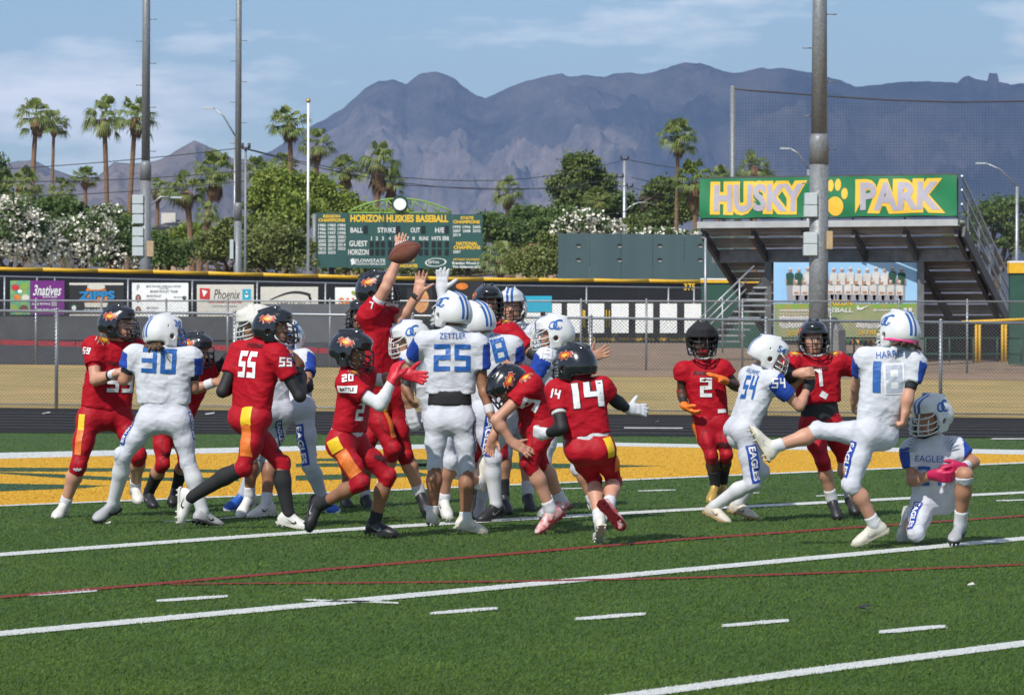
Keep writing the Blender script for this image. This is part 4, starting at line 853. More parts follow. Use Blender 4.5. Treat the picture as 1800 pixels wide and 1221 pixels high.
house('house with red tiled roof partly hidden behind the scoreboard', 575, 640, 400, 420, 240, M_roofr)
# ------------------------------------------------------------------ mountains
def fbm(x, y, z, o=6): return mnoise.fractal(Vector((x, y, z)), .9, 2.1, o)
def mountain(name, prof, Y0, Y1, nx, ny, x0, x1, m, amp, sc, seed, jag):
    pr = np.array(prof, float); us = np.linspace(x0, x1, nx); V = np.zeros((ny, nx, 3))
    for j in range(ny):
        v = j / (ny - 1) * 1.12
        for i, u in enumerate(us):
            Y = Y0 + (Y1 - Y0) * v; X = (u - CX) / F * Y; yp = np.interp(u, pr[:, 0], pr[:, 1]); hr = max(0, (600 + (u - 900) * ROLL - yp) / F * Y1)
            n1 = mnoise.ridged_multi_fractal(Vector((X / sc + seed, Y / sc, seed)), .9, 2.1, 6, 1.0, 2.0)
            if v <= 1: h = hr * (v ** 1.25); wv = math.sin(math.pi * min(1, v)) ** .7
            else: h = hr * (1 - (v - 1) * 4); wv = .05
            h = h * (1 + amp * wv * (min(n1, 1.9) - 1.9) * .55) + (fbm(X / 60, Y / 60, 3) * jag if v > .9 else 0)
            V[j, i] = (X, Y, max(-5, h + HC * v))
    i = np.arange((ny-1)*(nx-1)); r, c = i // (nx-1), i % (nx-1); a = r*nx + c
    return link(name, np_mesh(name, V.reshape(-1, 3), np.stack([a, a+1, a+nx+1, a+nx], 1)), m, kind='structure')
M_rock = mat('desert rock and scrub', (.050, .045, .044), .95, col2=(.25, .20, .175), vscale=.007, detail=13, bump=1.0, bscale=.012, spec=.1, nrough=.72, bdist=45)
main = [(380, 330), (440, 285), (480, 262), (540, 225), (600, 190), (640, 155), (665, 143), (690, 140), (712, 148), (735, 130), (765, 125), (800, 138), (825, 158), (850, 170), (900, 148), (950, 135), (985, 128), (1000, 134), (1030, 132), (1060, 135), (1080, 128), (1130, 128), (1170, 118), (1200, 108), (1230, 108), (1270, 122), (1300, 125), (1340, 117), (1380, 120), (1440, 130), (1475, 138), (1500, 153), (1560, 146), (1600, 141), (1660, 143), (1680, 142), (1690, 134), (1700, 131), (1712, 138), (1734, 141), (1736, 126), (1751, 125), (1754, 141), (1775, 149), (1800, 146), (1900, 150), (2300, 200)]
mountain('mountain_range', main, 4600, 8200, 900, 150, 360, 2300, M_rock, 1.25, 560, 3.1, 5)
left = [(-400, 300), (-60, 290), (0, 277), (30, 268), (55, 264), (90, 280), (130, 292), (170, 290), (200, 263), (230, 266), (280, 261), (310, 245), (340, 226), (370, 244), (410, 264), (450, 272), (520, 300), (600, 330), (760, 400)]
mountain('mountain_foothills', left, 3400, 5200, 330, 60, -400, 760, M_rock, 1.1, 350, 8.7, 3)
# ------------------------------------------------------------------ implicit surfaces for bodies and clothes
def cone(a, b, ra, rb, k=.02, cut0=None, cut1=None, sub=False):
    """tapered limb; cut0/cut1: fractions along a-b where it ends flat"""
    a = np.array(a, float); b = np.array(b, float); ba = b - a; l2 = ba @ ba + 1e-9; R = max(ra, rb) + k + .02; ln = math.sqrt(l2)
    def f(X, Y, Z):
        px, py, pz = X - a[0], Y - a[1], Z - a[2]; s = (px*ba[0] + py*ba[1] + pz*ba[2]) / l2; t = np.clip(s, 0, 1)
        d = np.sqrt((px - t*ba[0])**2 + (py - t*ba[1])**2 + (pz - t*ba[2])**2) - (ra + (rb - ra)*t)
        if cut0 is not None: d = np.maximum(d, (cut0 - s) * ln)
        if cut1 is not None: d = np.maximum(d, (s - cut1) * ln)
        return d
    return f, np.minimum(a, b) - R, np.maximum(a, b) + R, k, sub
def ell(c, R, rad, k=.02, sub=False):
    """ellipsoid with axes R (3x3 columns) and radii"""
    c = np.array(c, float); R = np.array(R, float); rad = np.array(rad, float); m = rad.max() + k + .02; mn = rad.min()
    def f(X, Y, Z):
        p = [X - c[0], Y - c[1], Z - c[2]]; q = [(p[0]*R[0, i] + p[1]*R[1, i] + p[2]*R[2, i]) / rad[i] for i in range(3)]
        n = np.sqrt(q[0]**2 + q[1]**2 + q[2]**2); g = np.sqrt((q[0]/rad[0])**2 + (q[1]/rad[1])**2 + (q[2]/rad[2])**2) + 1e-9
        return n * (n - 1) / g
    return f, c - m, c + m, k, sub
def rbox(c, R, half, rnd=.01, k=.01, sub=False):
    c = np.array(c, float); R = np.array(R, float); h = np.array(half, float) - rnd; m = np.linalg.norm(half) + k + .02
    def f(X, Y, Z):
        p = [X - c[0], Y - c[1], Z - c[2]]; q = [np.abs(p[0]*R[0, i] + p[1]*R[1, i] + p[2]*R[2, i]) - h[i] for i in range(3)]
        return np.sqrt(np.maximum(q[0], 0)**2 + np.maximum(q[1], 0)**2 + np.maximum(q[2], 0)**2) + np.minimum(np.maximum(np.maximum(q[0], q[1]), q[2]), 0) - rnd
    return f, c - m, c + m, k, sub
I3 = np.eye(3)
E12 = [((0,0,0),(1,0,0)),((0,1,0),(1,1,0)),((0,0,1),(1,0,1)),((0,1,1),(1,1,1)),((0,0,0),(0,1,0)),((1,0,0),(1,1,0)),((0,0,1),(0,1,1)),((1,0,1),(1,1,1)),((0,0,0),(0,0,1)),((1,0,0),(1,0,1)),((0,1,0),(0,1,1)),((1,1,0),(1,1,1))]
def sdf_arrays(prims, res, planes=(), wrinkle=0.0, seed=0, relax=1):
    lo = np.min([p[1] for p in prims if not p[4]], 0); hi = np.max([p[2] for p in prims if not p[4]], 0)
    n = np.ceil((hi - lo) / res).astype(int) + 2; f = np.full(n, .2, np.float32)
    ax = [lo[i] + res * np.arange(n[i]) for i in range(3)]
    for fn, l, h, k, sub in prims:
        i0 = np.clip(np.floor((l - lo) / res).astype(int), 0, n); i1 = np.clip(np.ceil((h - lo) / res).astype(int) + 1, 0, n)
        if (i1 <= i0).any(): continue
        sl = tuple(slice(i0[i], i1[i]) for i in range(3))
        d = fn(ax[0][sl[0]][:, None, None], ax[1][sl[1]][None, :, None], ax[2][sl[2]][None, None, :]).astype(np.float32); c = f[sl]
        if sub: 
            hh = np.clip(.5 - .5 * (c + d) / k, 0, 1); f[sl] = c * (1 - hh) - d * hh + k * hh * (1 - hh)
        else:
            hh = np.clip(.5 + .5 * (c - d) / k, 0, 1); f[sl] = c * (1 - hh) + d * hh - k * hh * (1 - hh)
    for (q, nrm) in planes:
        f = np.maximum(f, ((ax[0] - q[0]) * nrm[0])[:, None, None] + ((ax[1] - q[1]) * nrm[1])[None, :, None] + ((ax[2] - q[2]) * nrm[2])[None, None, :]).astype(np.float32)
    s = f < 0; cnt = np.zeros(np.array(n) - 1, np.int8)
    for o in np.ndindex(2, 2, 2): cnt += s[o[0]:n[0]-1+o[0], o[1]:n[1]-1+o[1], o[2]:n[2]-1+o[2]]
    idx = np.argwhere((cnt > 0) & (cnt < 8)); acc = np.zeros((len(idx), 3)); ct = np.zeros(len(idx))
    for o1, o2 in E12:
        a = idx + o1; b = idx + o2; v1 = f[a[:, 0], a[:, 1], a[:, 2]]; v2 = f[b[:, 0], b[:, 1], b[:, 2]]; m = (v1 < 0) != (v2 < 0)
        t = v1[m] / (v1[m] - v2[m]); acc[m] += np.array(o1) + t[:, None] * (np.array(o2) - np.array(o1)); ct[m] += 1
    V = lo + res * (idx + acc / ct[:, None]); vid = np.full(cnt.shape, -1, np.int64); vid[idx[:, 0], idx[:, 1], idx[:, 2]] = np.arange(len(idx)); Q = []
    for axx in range(3):
        u, w_ = [(1, 2), (2, 0), (0, 1)][axx]; sA = [slice(1, n[i]-1) for i in range(3)]; sA[axx] = slice(0, n[axx]-1); sB = list(sA); sB[axx] = slice(1, n[axx])
        a, b = s[tuple(sA)], s[tuple(sB)]; e = np.argwhere(a != b); flip = b[e[:, 0], e[:, 1], e[:, 2]]; e = e + 1; e[:, axx] -= 1
        du = np.zeros(3, int); du[u] = 1; dw = np.zeros(3, int); dw[w_] = 1; cs = [e - du - dw, e - dw, e, e - du]
        q = np.stack([vid[c[:, 0], c[:, 1], c[:, 2]] for c in cs], 1); q[flip] = q[flip][:, ::-1]; Q.append(q)
    Q = np.vstack(Q); Q = Q[(Q >= 0).all(1)]
    for _ in range(relax):
        sm = np.zeros_like(V); c2 = np.zeros(len(V))
        for i in range(4):
            for j in (1, 3): np.add.at(sm, Q[:, i], V[Q[:, (i + j) % 4]]); np.add.at(c2, Q[:, i], 1)
        V = V * .5 + .5 * sm / np.maximum(c2, 1)[:, None]
    if wrinkle:
        r = np.random.default_rng(seed); nr = np.zeros_like(V); fnm = np.cross(V[Q[:, 2]] - V[Q[:, 0]], V[Q[:, 3]] - V[Q[:, 1]])
        for i in range(4): np.add.at(nr, Q[:, i], fnm)
        nr /= np.linalg.norm(nr, axis=1, keepdims=True) + 1e-12; w_ = np.zeros(len(V))
        for kf, am in ((32, .8), (62, .7), (120, .4)):
            for _ in range(3):
                d = r.normal(size=3) * np.array([.8, .8, 1.15]); d /= np.linalg.norm(d); ph = r.uniform(0, 6.3); wp = r.normal(size=3); wp /= np.linalg.norm(wp)
                w_ += am * (2.2 * (1 - np.abs(np.sin((V @ d) * kf * .5 + ph + 1.6 * np.sin((V @ wp) * kf * .22 + ph * 2)))) ** 3 - .5)
        V = V + nr * (w_ * wrinkle / 3.2)[:, None]
    return V, Q
def sdf_mesh(name, prims, res, **kw): V, Q = sdf_arrays(prims, res, **kw); return np_mesh(name, V, Q, True)

# ------------------------------------------------------------------ flat marks pressed onto a surface
def bvh_of(me): 
    V = np.empty(len(me.vertices) * 3, np.float32); me.vertices.foreach_get('co', V); n = len(me.polygons); k = len(me.loops) // n
    L_ = np.empty(len(me.loops), np.int32); me.loops.foreach_get('vertex_index', L_); return BVHTree.FromPolygons(V.reshape(-1, 3).tolist(), L_.reshape(-1, k).tolist())
def press(bvh, V2, Fc, o, n, up, off=.004, reach=.14):
    n = n.normalized(); up = (up - n * up.dot(n)).normalized(); r = up.cross(n); W = []; ok = []
    for x, y in V2:
        p = o + r * x + up * y; h = bvh.ray_cast(p + n * reach, -n, reach * 2.2)
        ok.append(h[0] is not None); W.append(tuple(h[0] + (h[1] if h[1].dot(n) > 0 else n) * off) if h[0] is not None else tuple(p))
    W = np.array(W); ok = np.array(ok); keep = ok[Fc].all(1)
    e = np.max([np.linalg.norm(W[Fc[:, i]] - W[Fc[:, (i+1) % 3]], axis=1) for i in range(3)], 0); e2 = np.max([np.linalg.norm(V2[Fc[:, i]] - V2[Fc[:, (i+1) % 3]], axis=1) for i in range(3)], 0)
    Fk = Fc[keep & (e < e2 * 3.0 + .006)]
    return W, Fk
def grid2d(pts_fn, nu, nv):
    V = np.array([pts_fn(i / nu, j / nv) for j in range(nv + 1) for i in range(nu + 1)]); T = []
    for j in range(nv):
        for i in range(nu): a = j*(nu+1)+i; T += [(a, a+1, a+nu+2), (a, a+nu+2, a+nu+1)]
    return V, np.array(T)
SEG = {'0': 'abcdef', '1': 'bc', '2': 'abged', '3': 'abgcd', '4': 'fgbc', '5': 'afgcd', '6': 'afgedc', '7': 'abc', '8': 'abcdefg', '9': 'abcdfg'}
def block_digits(txt, st=.2, wd=.62, gap=.16):
    """square cut athletic numerals, height 1, centred"""
    ys_ = [0, st, .5 - st / 2, .5 + st / 2, 1 - st, 1]; V = []; T = []; x0 = 0.0
    for ch in txt:
        g = SEG[ch]; on = set(); w1 = st if ch == '1' else wd; xs_ = [0, st, wd - st, wd]
        if 'a' in g: on |= {(0, 4), (1, 4), (2, 4)}
        if 'g' in g: on |= {(0, 2), (1, 2), (2, 2)}
        if 'd' in g: on |= {(0, 0), (1, 0), (2, 0)}
        if 'f' in g: on |= {(0, 4), (0, 3), (0, 2)}
        if 'e' in g: on |= {(0, 2), (0, 1), (0, 0)}
        if 'b' in g: on |= {(2, 4), (2, 3), (2, 2)}
        if 'c' in g: on |= {(2, 2), (2, 1), (2, 0)}
        dx = x0 - (xs_[1] if ch == '1' else 0)
        for (c, r) in on:
            nx_, ny_ = max(1, int((xs_[c+1] - xs_[c]) / .1)), max(1, int((ys_[r+1] - ys_[r]) / .1)); V2, T2 = grid2d(lambda u, v: (dx + xs_[c] + (xs_[c+1] - xs_[c]) * u, ys_[r] + (ys_[r+1] - ys_[r]) * v), nx_, ny_); T.append(T2 + sum(len(v) for v in V)); V.append(V2)
        x0 = dx + wd + gap
    V = np.vstack(V); T = np.vstack(T); return V - (V.min(0) + V.max(0)) / 2, T
def poly2d(pts, sub):
    bm = bmesh.new(); f = bm.faces.new([bm.verts.new((x, y, 0)) for x, y in pts]); f.normal_update()
    if f.normal.z < 0: f.normal_flip()
    bmesh.ops.triangulate(bm, faces=bm.faces)
    for _ in range(5):
        ed = [e for e in bm.edges if e.calc_length() > sub]
        if not ed: break
        bmesh.ops.subdivide_edges(bm, edges=ed, cuts=1); bmesh.ops.triangulate(bm, faces=bm.faces)
    bm.verts.index_update(); V = np.array([(v.co.x, v.co.y) for v in bm.verts]); Fc = np.array([[v.index for v in f.verts] for f in bm.faces], np.int32); bm.free(); return V, Fc

# ------------------------------------------------------------------ materials of the teams
RED = (.38, .004, .014)
M_jr = mat('red jersey cloth', RED, .7, spec=.2, var=.08, vscale=30, bump=.12, bscale=220); M_jw = mat('white jersey cloth', (.55, .57, .62), .75, spec=.2, var=.03, vscale=20, bump=.12, bscale=220)
M_pnr = mat('red football trousers', (.37, .004, .014), .6, spec=.25, var=.07, vscale=25, bump=.1, bscale=200); M_pnw = mat('white football trousers', (.53, .55, .61), .65, spec=.25, var=.03, vscale=20, bump=.1, bscale=200)
M_blue = mat('royal blue cloth', (.010, .050, .33), .55, var=.06); M_num_b = mat('blue number print', (.012, .10, .36), .5); M_num_w = mat('white number print', (.74, .74, .76), .5); M_dk = mat('dark red print', (.05, .005, .008), .6)
M_sockw = mat('white sock', (.60, .61, .64), .8, var=.04, vscale=50, bump=.3, bscale=200); M_sockb = mat('black sock', (.012, .012, .014), .8, bump=.3, bscale=200); M_legg = mat('pale grey legging', (.42, .45, .52), .7, var=.05)
M_slb = mat('black sleeve', (.011, .011, .013), .65, bump=.2, bscale=120); M_hair = mat('brown hair', (.075, .038, .018), .55, var=.4, vscale=60, vstretch=(3, 3, .4))
M_spy = mat('yellow side panel', (.78, .50, .015), .5); M_spo = mat('orange side panel', (.66, .16, .02), .5)
SKIN = {k: mat('skin ' + k, c, .5, var=.07, vscale=14, spec=.4) for k, c in (('light', (.52, .27, .185)), ('tan', (.40, .20, .125)), ('brown', (.27, .125, .07)), ('dark', (.065, .030, .018)))}
for m in SKIN.values():
    b = m.node_tree.nodes['Principled BSDF']; b.inputs['Subsurface Weight'].default_value = .08; b.inputs['Subsurface Radius'].default_value = (.02, .008, .004)
for m, sc_, st_ in ((M_jr, 7, .2), (M_jw, 7, .2), (M_pnr, 8, .12), (M_pnw, 8, .12)):      # soft cloth folds on top of the modelled ones
    t = m.node_tree; b = t.nodes['Principled BSDF']; old = b.inputs['Normal'].links[0].from_socket; g = N(t, 'ShaderNodeNewGeometry'); mp_ = N(t, 'ShaderNodeMapping'); mp_.inputs['Scale'].default_value = (1, 1, 1.7); mp_.inputs['Rotation'].default_value = (.5, .4, .3)
    n1 = N(t, 'ShaderNodeTexNoise'); n1.inputs['Scale'].default_value = sc_; n1.inputs['Detail'].default_value = 1; n1.inputs['Distortion'].default_value = 1.6; b2 = N(t, 'ShaderNodeBump'); b2.inputs['Strength'].default_value = st_; b2.inputs['Distance'].default_value = .045
    t.links.new(g.outputs['Position'], mp_.inputs[0]); t.links.new(mp_.outputs[0], n1.inputs['Vector']); t.links.new(n1.outputs['Fac'], b2.inputs['Height']); t.links.new(old, b2.inputs['Normal']); t.links.new(b2.outputs[0], b.inputs['Normal'])
def helmet_mat(name, base, stripe=None):
    m = bpy.data.materials.new(name); m.use_nodes = True; t = m.node_tree; b = t.nodes['Principled BSDF']; b.inputs['Roughness'].default_value = .22 if stripe is None else .3; b.inputs['Coat Weight'].default_value = .5; b.inputs['Coat Roughness'].default_value = .06
    b.inputs['Base Color'].default_value = (*base, 1)
    if stripe:
        tc_ = N(t, 'ShaderNodeTexCoord'); sp = N(t, 'ShaderNodeSeparateXYZ'); t.links.new(tc_.outputs['Object'], sp.inputs[0])
        ab = N(t, 'ShaderNodeMath', operation='ABSOLUTE'); t.links.new(sp.outputs[0], ab.inputs[0]); s1 = N(t, 'ShaderNodeMath', operation='SUBTRACT'); s1.inputs[1].default_value = .0185; t.links.new(ab.outputs[0], s1.inputs[0])
        a2 = N(t, 'ShaderNodeMath', operation='ABSOLUTE'); t.links.new(s1.outputs[0], a2.inputs[0]); lt = N(t, 'ShaderNodeMath', operation='LESS_THAN'); lt.inputs[1].default_value = .0105; t.links.new(a2.outputs[0], lt.inputs[0])
        gz = N(t, 'ShaderNodeMath', operation='GREATER_THAN'); gz.inputs[1].default_value = -.06; t.links.new(sp.outputs[2], gz.inputs[0]); mu = N(t, 'ShaderNodeMath', operation='MULTIPLY'); t.links.new(lt.outputs[0], mu.inputs[0]); t.links.new(gz.outputs[0], mu.inputs[1])
        mi = N(t, 'ShaderNodeMixRGB'); mi.inputs[1].default_value = (*base, 1); mi.inputs[2].default_value = (*stripe, 1); t.links.new(mu.outputs[0], mi.inputs[0]); t.links.new(mi.outputs[0], b.inputs['Base Color'])
    return m
M_hb = helmet_mat('glossy black helmet', (.008, .010, .014)); M_hw = helmet_mat('glossy white helmet', (.62, .63, .63), (.015, .095, .34)); M_hp = mat('padded black helmet cover', (.010, .010, .012), .8, bump=.5, bscale=60); M_hg = mat('padded white helmet cover', (.58, .57, .53), .7, bump=.4, bscale=50)
M_mask_b = mat('black face mask', (.012, .012, .014), .35); M_mask_w = mat('white face mask', (.60, .64, .62), .4); M_mask_bl = mat('blue face mask', (.02, .09, .35), .4); M_pink = mat('pink rubber', (.72, .05, .24), .6)
M_eye = mat('eye white', (.6, .58, .55), .3); M_pupil = mat('pupil', (.02, .012, .01), .2); M_lip = mat('lips', (.30, .09, .075), .5)

# helmet template: +Y forward, +Z up
hel = [ell((0, -.008, .0), I3, (.123, .150, .135), .02), ell((0, -.075, -.04), I3, (.108, .085, .095), .04), rbox((.095, .012, -.075), I3, (.020, .055, .052), .02, .05), rbox((-.095, .012, -.075), I3, (.020, .055, .052), .02, .05),
       ell((0, .07, .085), I3, (.07, .06, .03), .04), cone((.035, -.12, .10), (.03, .02, .138), .006, .010, .02), cone((-.035, -.12, .10), (-.03, .02, .138), .006, .010, .02),
       ell((0, -.012, -.02), I3, (.104, .125, .125), .008, True), rbox((0, .155, -.085), I3, (.17, .103, .112), .03, .012, True), rbox((0, -.02, -.20), I3, (.16, .2, .075), .02, .01, True), rbox((0, -.16, -.20), I3, (.16, .12, .11), .03, .01, True),
       cone((.09, .0, -.045), (.14, .0, -.045), .019, .019, .006, None, None, True), cone((-.14, .0, -.045), (-.09, .0, -.045), .019, .019, .006, None, None, True),
       cone((.085, -.03, .03), (.13, -.03, .03), .007, .007, .004, None, None, True), cone((-.13, -.03, .03), (-.085, -.03, .03), .007, .007, .004, None, None, True)]
HV, HQ = sdf_arrays(hel, .0058, relax=1); HEL_ME = {}
HBV = BVHTree.FromPolygons(HV.tolist(), HQ.tolist())
for k, m in (('b', M_hb), ('w', M_hw)): me = np_mesh('helmet', HV, HQ); me.materials.append(m); HEL_ME[k] = me
def padded(m):
    V = HV.copy(); d = V / np.linalg.norm(V, axis=1, keepdims=True); up_ = np.clip((V[:, 2] + .03) / .05, 0, 1); 
    V += d * (up_ * (.016 + .006 * np.abs(np.sin(V[:, 0] * 38)) ** .5 * np.abs(np.sin(V[:, 1] * 34)) ** .5))[:, None]; me = np_mesh('helmet', V, HQ); me.materials.append(m); return me
HEL_ME['pb'] = padded(M_hp); HEL_ME['pw'] = padded(M_hg)
mb = MB(); 
def arcbar(z, bulge, x1=.108, y1=.045, z1=None, n=11, r=.0048):
    pts = []
    for i in range(n): a = math.pi * (i / (n - 1)); pts.append((-x1 * math.cos(a) * (1.02 if 0 < i < n-1 else 1), y1 + (bulge - y1) * math.sin(a) ** .7, (z if z1 is None else z1 + (z - z1) * math.sin(a) ** .6)))
    mb.tube(pts, r, 6)
arcbar(-.045, .168, z1=-.03); arcbar(-.085, .178, z1=-.07); arcbar(-.118, .170, z1=-.095); arcbar(-.005, .152, .108, .06, .03)
for x in (-.032, .032): mb.tube([(x, .143, .035), (x * 1.05, .158, -.005), (x * 1.05, .170, -.047), (x, .178, -.085), (x * .9, .168, -.120)], .0046, 6)
for x in (-.082, .082): mb.tube([(x, .112, -.012), (x * 1.0, .125, -.05), (x * .96, .128, -.088), (x * .9, .118, -.117)], .0046, 6)
MASK = mb.mesh('face_mask'); MASKS = {}
mb = MB(); mb.tube([(-.112, .04, -.06), (-.085, .085, -.12), (-.03, .118, -.142), (.03, .118, -.142), (.085, .085, -.12), (.112, .04, -.06)], .009, 6); STRAP = mb.mesh('chin_strap')
M_strap = mat('chin strap', (.45, .45, .45), .6); STRAP_B = STRAP.copy(); STRAP.materials.append(M_strap); STRAP_B.materials.append(M_slb)
def hel_mark(V2, Fc, side, c, m, name, rot=0.0, off=.0028):
    cs, sn = math.cos(rot), math.sin(rot); V2 = np.stack([V2[:, 0]*cs - V2[:, 1]*sn, V2[:, 0]*sn + V2[:, 1]*cs], 1)
    W, Fk = press(HBV, V2, Fc, Vector((side * .11, c[0], c[1])), Vector((side, 0, .25)), Vector((0, 0, 1)), off, .1); me = np_mesh(name, W, Fk, True); me.materials.append(m); return me
flame = [(-1, .1), (-.62, .5), (-.3, .33), (.02, .62), (.25, .36), (.7, .48), (1, .12), (.72, .02), (.95, -.22), (.5, -.16), (.3, -.5), (.02, -.28), (-.4, -.55), (-.5, -.2), (-.95, -.28), (-.7, 0)]
M_fl1 = mat('flame red print', (.40, .02, .01), .4); M_fl2 = mat('flame orange print', (.55, .14, .015), .4); M_fl3 = mat('flame yellow print', (.68, .46, .05), .4); M_fl0 = mat('flame pale edge print', (.5, .45, .38), .4)
HM_B, HM_W = [], []
for sd in (1, -1):
    for sc_, m, of in ((.068, M_fl0, .0022), (.063, M_fl1, .0030), (.043, M_fl2, .0040), (.024, M_fl3, .0050)):
        V2, Fc = poly2d([(x * sc_ * 1.0, y * sc_) for x, y in flame], .015); HM_B.append(hel_mark(V2, Fc, sd, (-.015, .045), m, 'flame_emblem', .0, of))
    V2, Fc = text2d('O', .25, .02, .3); HM_W.append(hel_mark(V2 * .066 + np.array([-.020, .0]), Fc, sd, (-.01, .055), M_num_b, 'letter_emblem', off=.003)); V2, Fc = text2d('C', .25, .02, .3); HM_W.append(hel_mark(V2 * .082 + np.array([.020, .0]), Fc, sd, (-.01, .055), M_num_b, 'letter_emblem', off=.0035))
# shoe template: origin at the ankle joint, +Y to the toe, sole at z = -.085
sh = [ell((0, -.022, -.045), I3, (.036, .048, .045), .02), cone((0, -.015, -.02), (0, -.008, .03), .036, .042, .02), cone((0, .02, -.04), (0, .11, -.056), .037, .036, .03), ell((0, .135, -.058), I3, (.042, .058, .029), .03), cone((0, .01, -.005), (0, .09, -.042), .03, .026, .02)]
SV, SQ = sdf_arrays(sh, .006, planes=[((0, 0, -.078), (0, 0, -1)), ((0, 0, .028), (0, 0, 1))], relax=2); SHOE = np_mesh('upper', SV, SQ)
mb = MB(); outl = [(.036, -.062), (.040, -.02), (.033, .04), (.042, .10), (.046, .14), (.036, .178), (.012, .198), (-.012, .198), (-.036, .178), (-.046, .14), (-.040, .10), (-.031, .04), (-.040, -.02), (-.036, -.062), (0, -.076)]
t0 = [(x, y, -.068 + (.012 * max(0, (y - .12) / .08))) for x, y in outl]; t1 = [(x * .96, y, -.083 + (.012 * max(0, (y - .12) / .08))) for x, y in outl]; nO = len(outl)
mb.poly(t0); mb.poly(t1[::-1]); 
for i in range(nO): mb.quad(t1[i], t1[(i+1) % nO], t0[(i+1) % nO], t0[i])
for (x, y) in ((.025, -.05), (-.025, -.05), (.028, -.015), (-.028, -.015), (.03, .10), (-.03, .10), (.032, .14), (-.032, .14), (.012, .175), (-.012, .175)): mb.tube([(x, y, -.08), (x, y, -.098)], [.009, .006], 6)
SOLE = mb.mesh('sole')
mb = MB()
for i in range(5): y = .03 + i * .017; z = .004 - i * .0105; mb.tube([(-.024, y, z - .004), (0, y + .004, z + .013 - i*.0012), (.024, y, z - .004)], .0042, 5)
LACE = mb.mesh('laces')
SBV = BVHTree.FromPolygons(SV.tolist(), SQ.tolist()); swo = [(-1, .05), (-.6, -.35), (-.2, -.35), (1, .45), (-.1, -.08), (-.45, -.08), (-.62, .12), (-.55, .42)]; SWOOSH = []
for sd in (1, -1): V2, Fc = poly2d([(-sd * x * .042, y * .035) for x, y in swo], .012); W, Fk = press(SBV, V2, Fc, Vector((sd * .036, .04, -.045)), Vector((sd, 0, 0)), Vector((0, 0, 1)), .002, .05); SWOOSH.append(np_mesh('side_mark', W, Fk, False))
def objmat(o, m): 
    if len(o.data.materials) == 0: o.data.materials.append(m)
    o.material_slots[0].link = 'OBJECT'; o.material_slots[0].material = m
SHOEC = {'white': (mat('white shoe', (.62, .61, .58), .5, var=.1, vscale=30), mat('pale sole', (.55, .53, .48), .6), M_slb), 'black': (mat('black shoe', (.018, .018, .02), .45), mat('black sole', (.012, .012, .013), .6), mat('grey mark', (.35, .35, .36), .5)), 'grey': (mat('grey shoe', (.34, .35, .37), .5), mat('dark sole', (.03, .03, .032), .6), M_slb),
         'blue': (mat('blue shoe', (.012, .09, .42), .45), mat('white sole', (.6, .6, .6), .6), mat('white mark', (.7, .7, .7), .5)), 'gold': (mat('gold shoe', (.42, .27, .06), .4, .2), mat('gold sole', (.30, .20, .06), .6), M_slb), 'tan': (mat('off white shoe', (.55, .50, .42), .5, var=.15, vscale=25), mat('tan sole', (.34, .22, .11), .6), mat('brown mark', (.20, .10, .05), .5)), 'redw': (mat('white and red shoe', (.62, .56, .54), .5, col2=(.50, .04, .05), vscale=28), mat('dark red sole', (.12, .008, .012), .4), M_jr), 'bone': (mat('bone shoe', (.58, .56, .48), .5, var=.08, vscale=25), mat('bone sole', (.46, .43, .33), .55), mat('silver mark', (.4, .4, .4), .4))}

def frame(f, up):
    f = f.normalized(); r = f.cross(up); r = r.normalized() if r.length > 1e-4 else Vector((1, 0, 0)); u = r.cross(f); return np.array([[r.x, f.x, u.x], [r.y, f.y, u.y], [r.z, f.z, u.z]])
def rotm(M3, loc, s=1.0): return Matrix(((M3[0][0]*s, M3[0][1]*s, M3[0][2]*s, loc[0]), (M3[1][0]*s, M3[1][1]*s, M3[1][2]*s, loc[1]), (M3[2][0]*s, M3[2][1]*s, M3[2][2]*s, loc[2]), (0, 0, 0, 1)))
def hand_prims(w_, d, pn, thumb, pose, s, infl=0.0):
    """wrist point, finger direction, palm normal, thumb side vector sign, pose"""
    d = d.normalized(); pn = (pn - d * pn.dot(d)).normalized(); sd = d.cross(pn) * thumb
    R = np.array([[sd.x, d.x, pn.x], [sd.y, d.y, pn.y], [sd.z, d.z, pn.z]]); c = w_ + d * .048 * s
    pr = [rbox(tuple(c), R, (.039 * s + infl, .046 * s + infl, .0155 * s + infl), .014 * s, .018), cone(tuple(w_ - d * .02), tuple(w_ + d * .03 * s), .026 * s + infl, .026 * s + infl, .02)]
    curl = {'open': .10, 'relaxed': .42, 'fist': 1.25, 'grip': .8}[pose]; spread = .16 if pose == 'open' else .04
    for i, (off, ln) in enumerate(((.030, .070), (.010, .078), (-.010, .073), (-.029, .057))):
        p = w_ + (d * .090 + sd * off) * s; q = 0; dirn = (d + sd * spread * (1.2 - i * .8)).normalized()
        for k, fr in enumerate((.46, .30, .24)):
            q += curl * (.8 if k == 0 else 1.0) * (.9 + .08 * i); dd = dirn * math.cos(q) + pn * math.sin(q); e = p + dd * ln * fr * s
            pr.append(cone(tuple(p), tuple(e), (.0098 - .0008 * k) * s + infl, (.0092 - .001 * k) * s + infl, .006)); p = e
    p = w_ + (d * .028 + sd * .030) * s; tdir = (d * .62 + sd * .75 + pn * (.15 if pose == 'open' else .5)).normalized()
    for k, ln in enumerate((.040, .030, .024)):
        if pose != 'open': tdir = (tdir + d * .25 - sd * .30 * (1 if pose == 'fist' else .5) + pn * .12).normalized()
        e = p + tdir * ln * s; pr.append(cone(tuple(p), tuple(e), (.0125 - .0014 * k) * s + infl, (.0115 - .0015 * k) * s + infl, .010)); p = e
    return pr
TEAM = {'r': dict(j=M_jr, p=M_pnr, num=M_num_w), 'w': dict(j=M_jw, p=M_pnw, num=M_num_b)}
PCOUNT = [0]
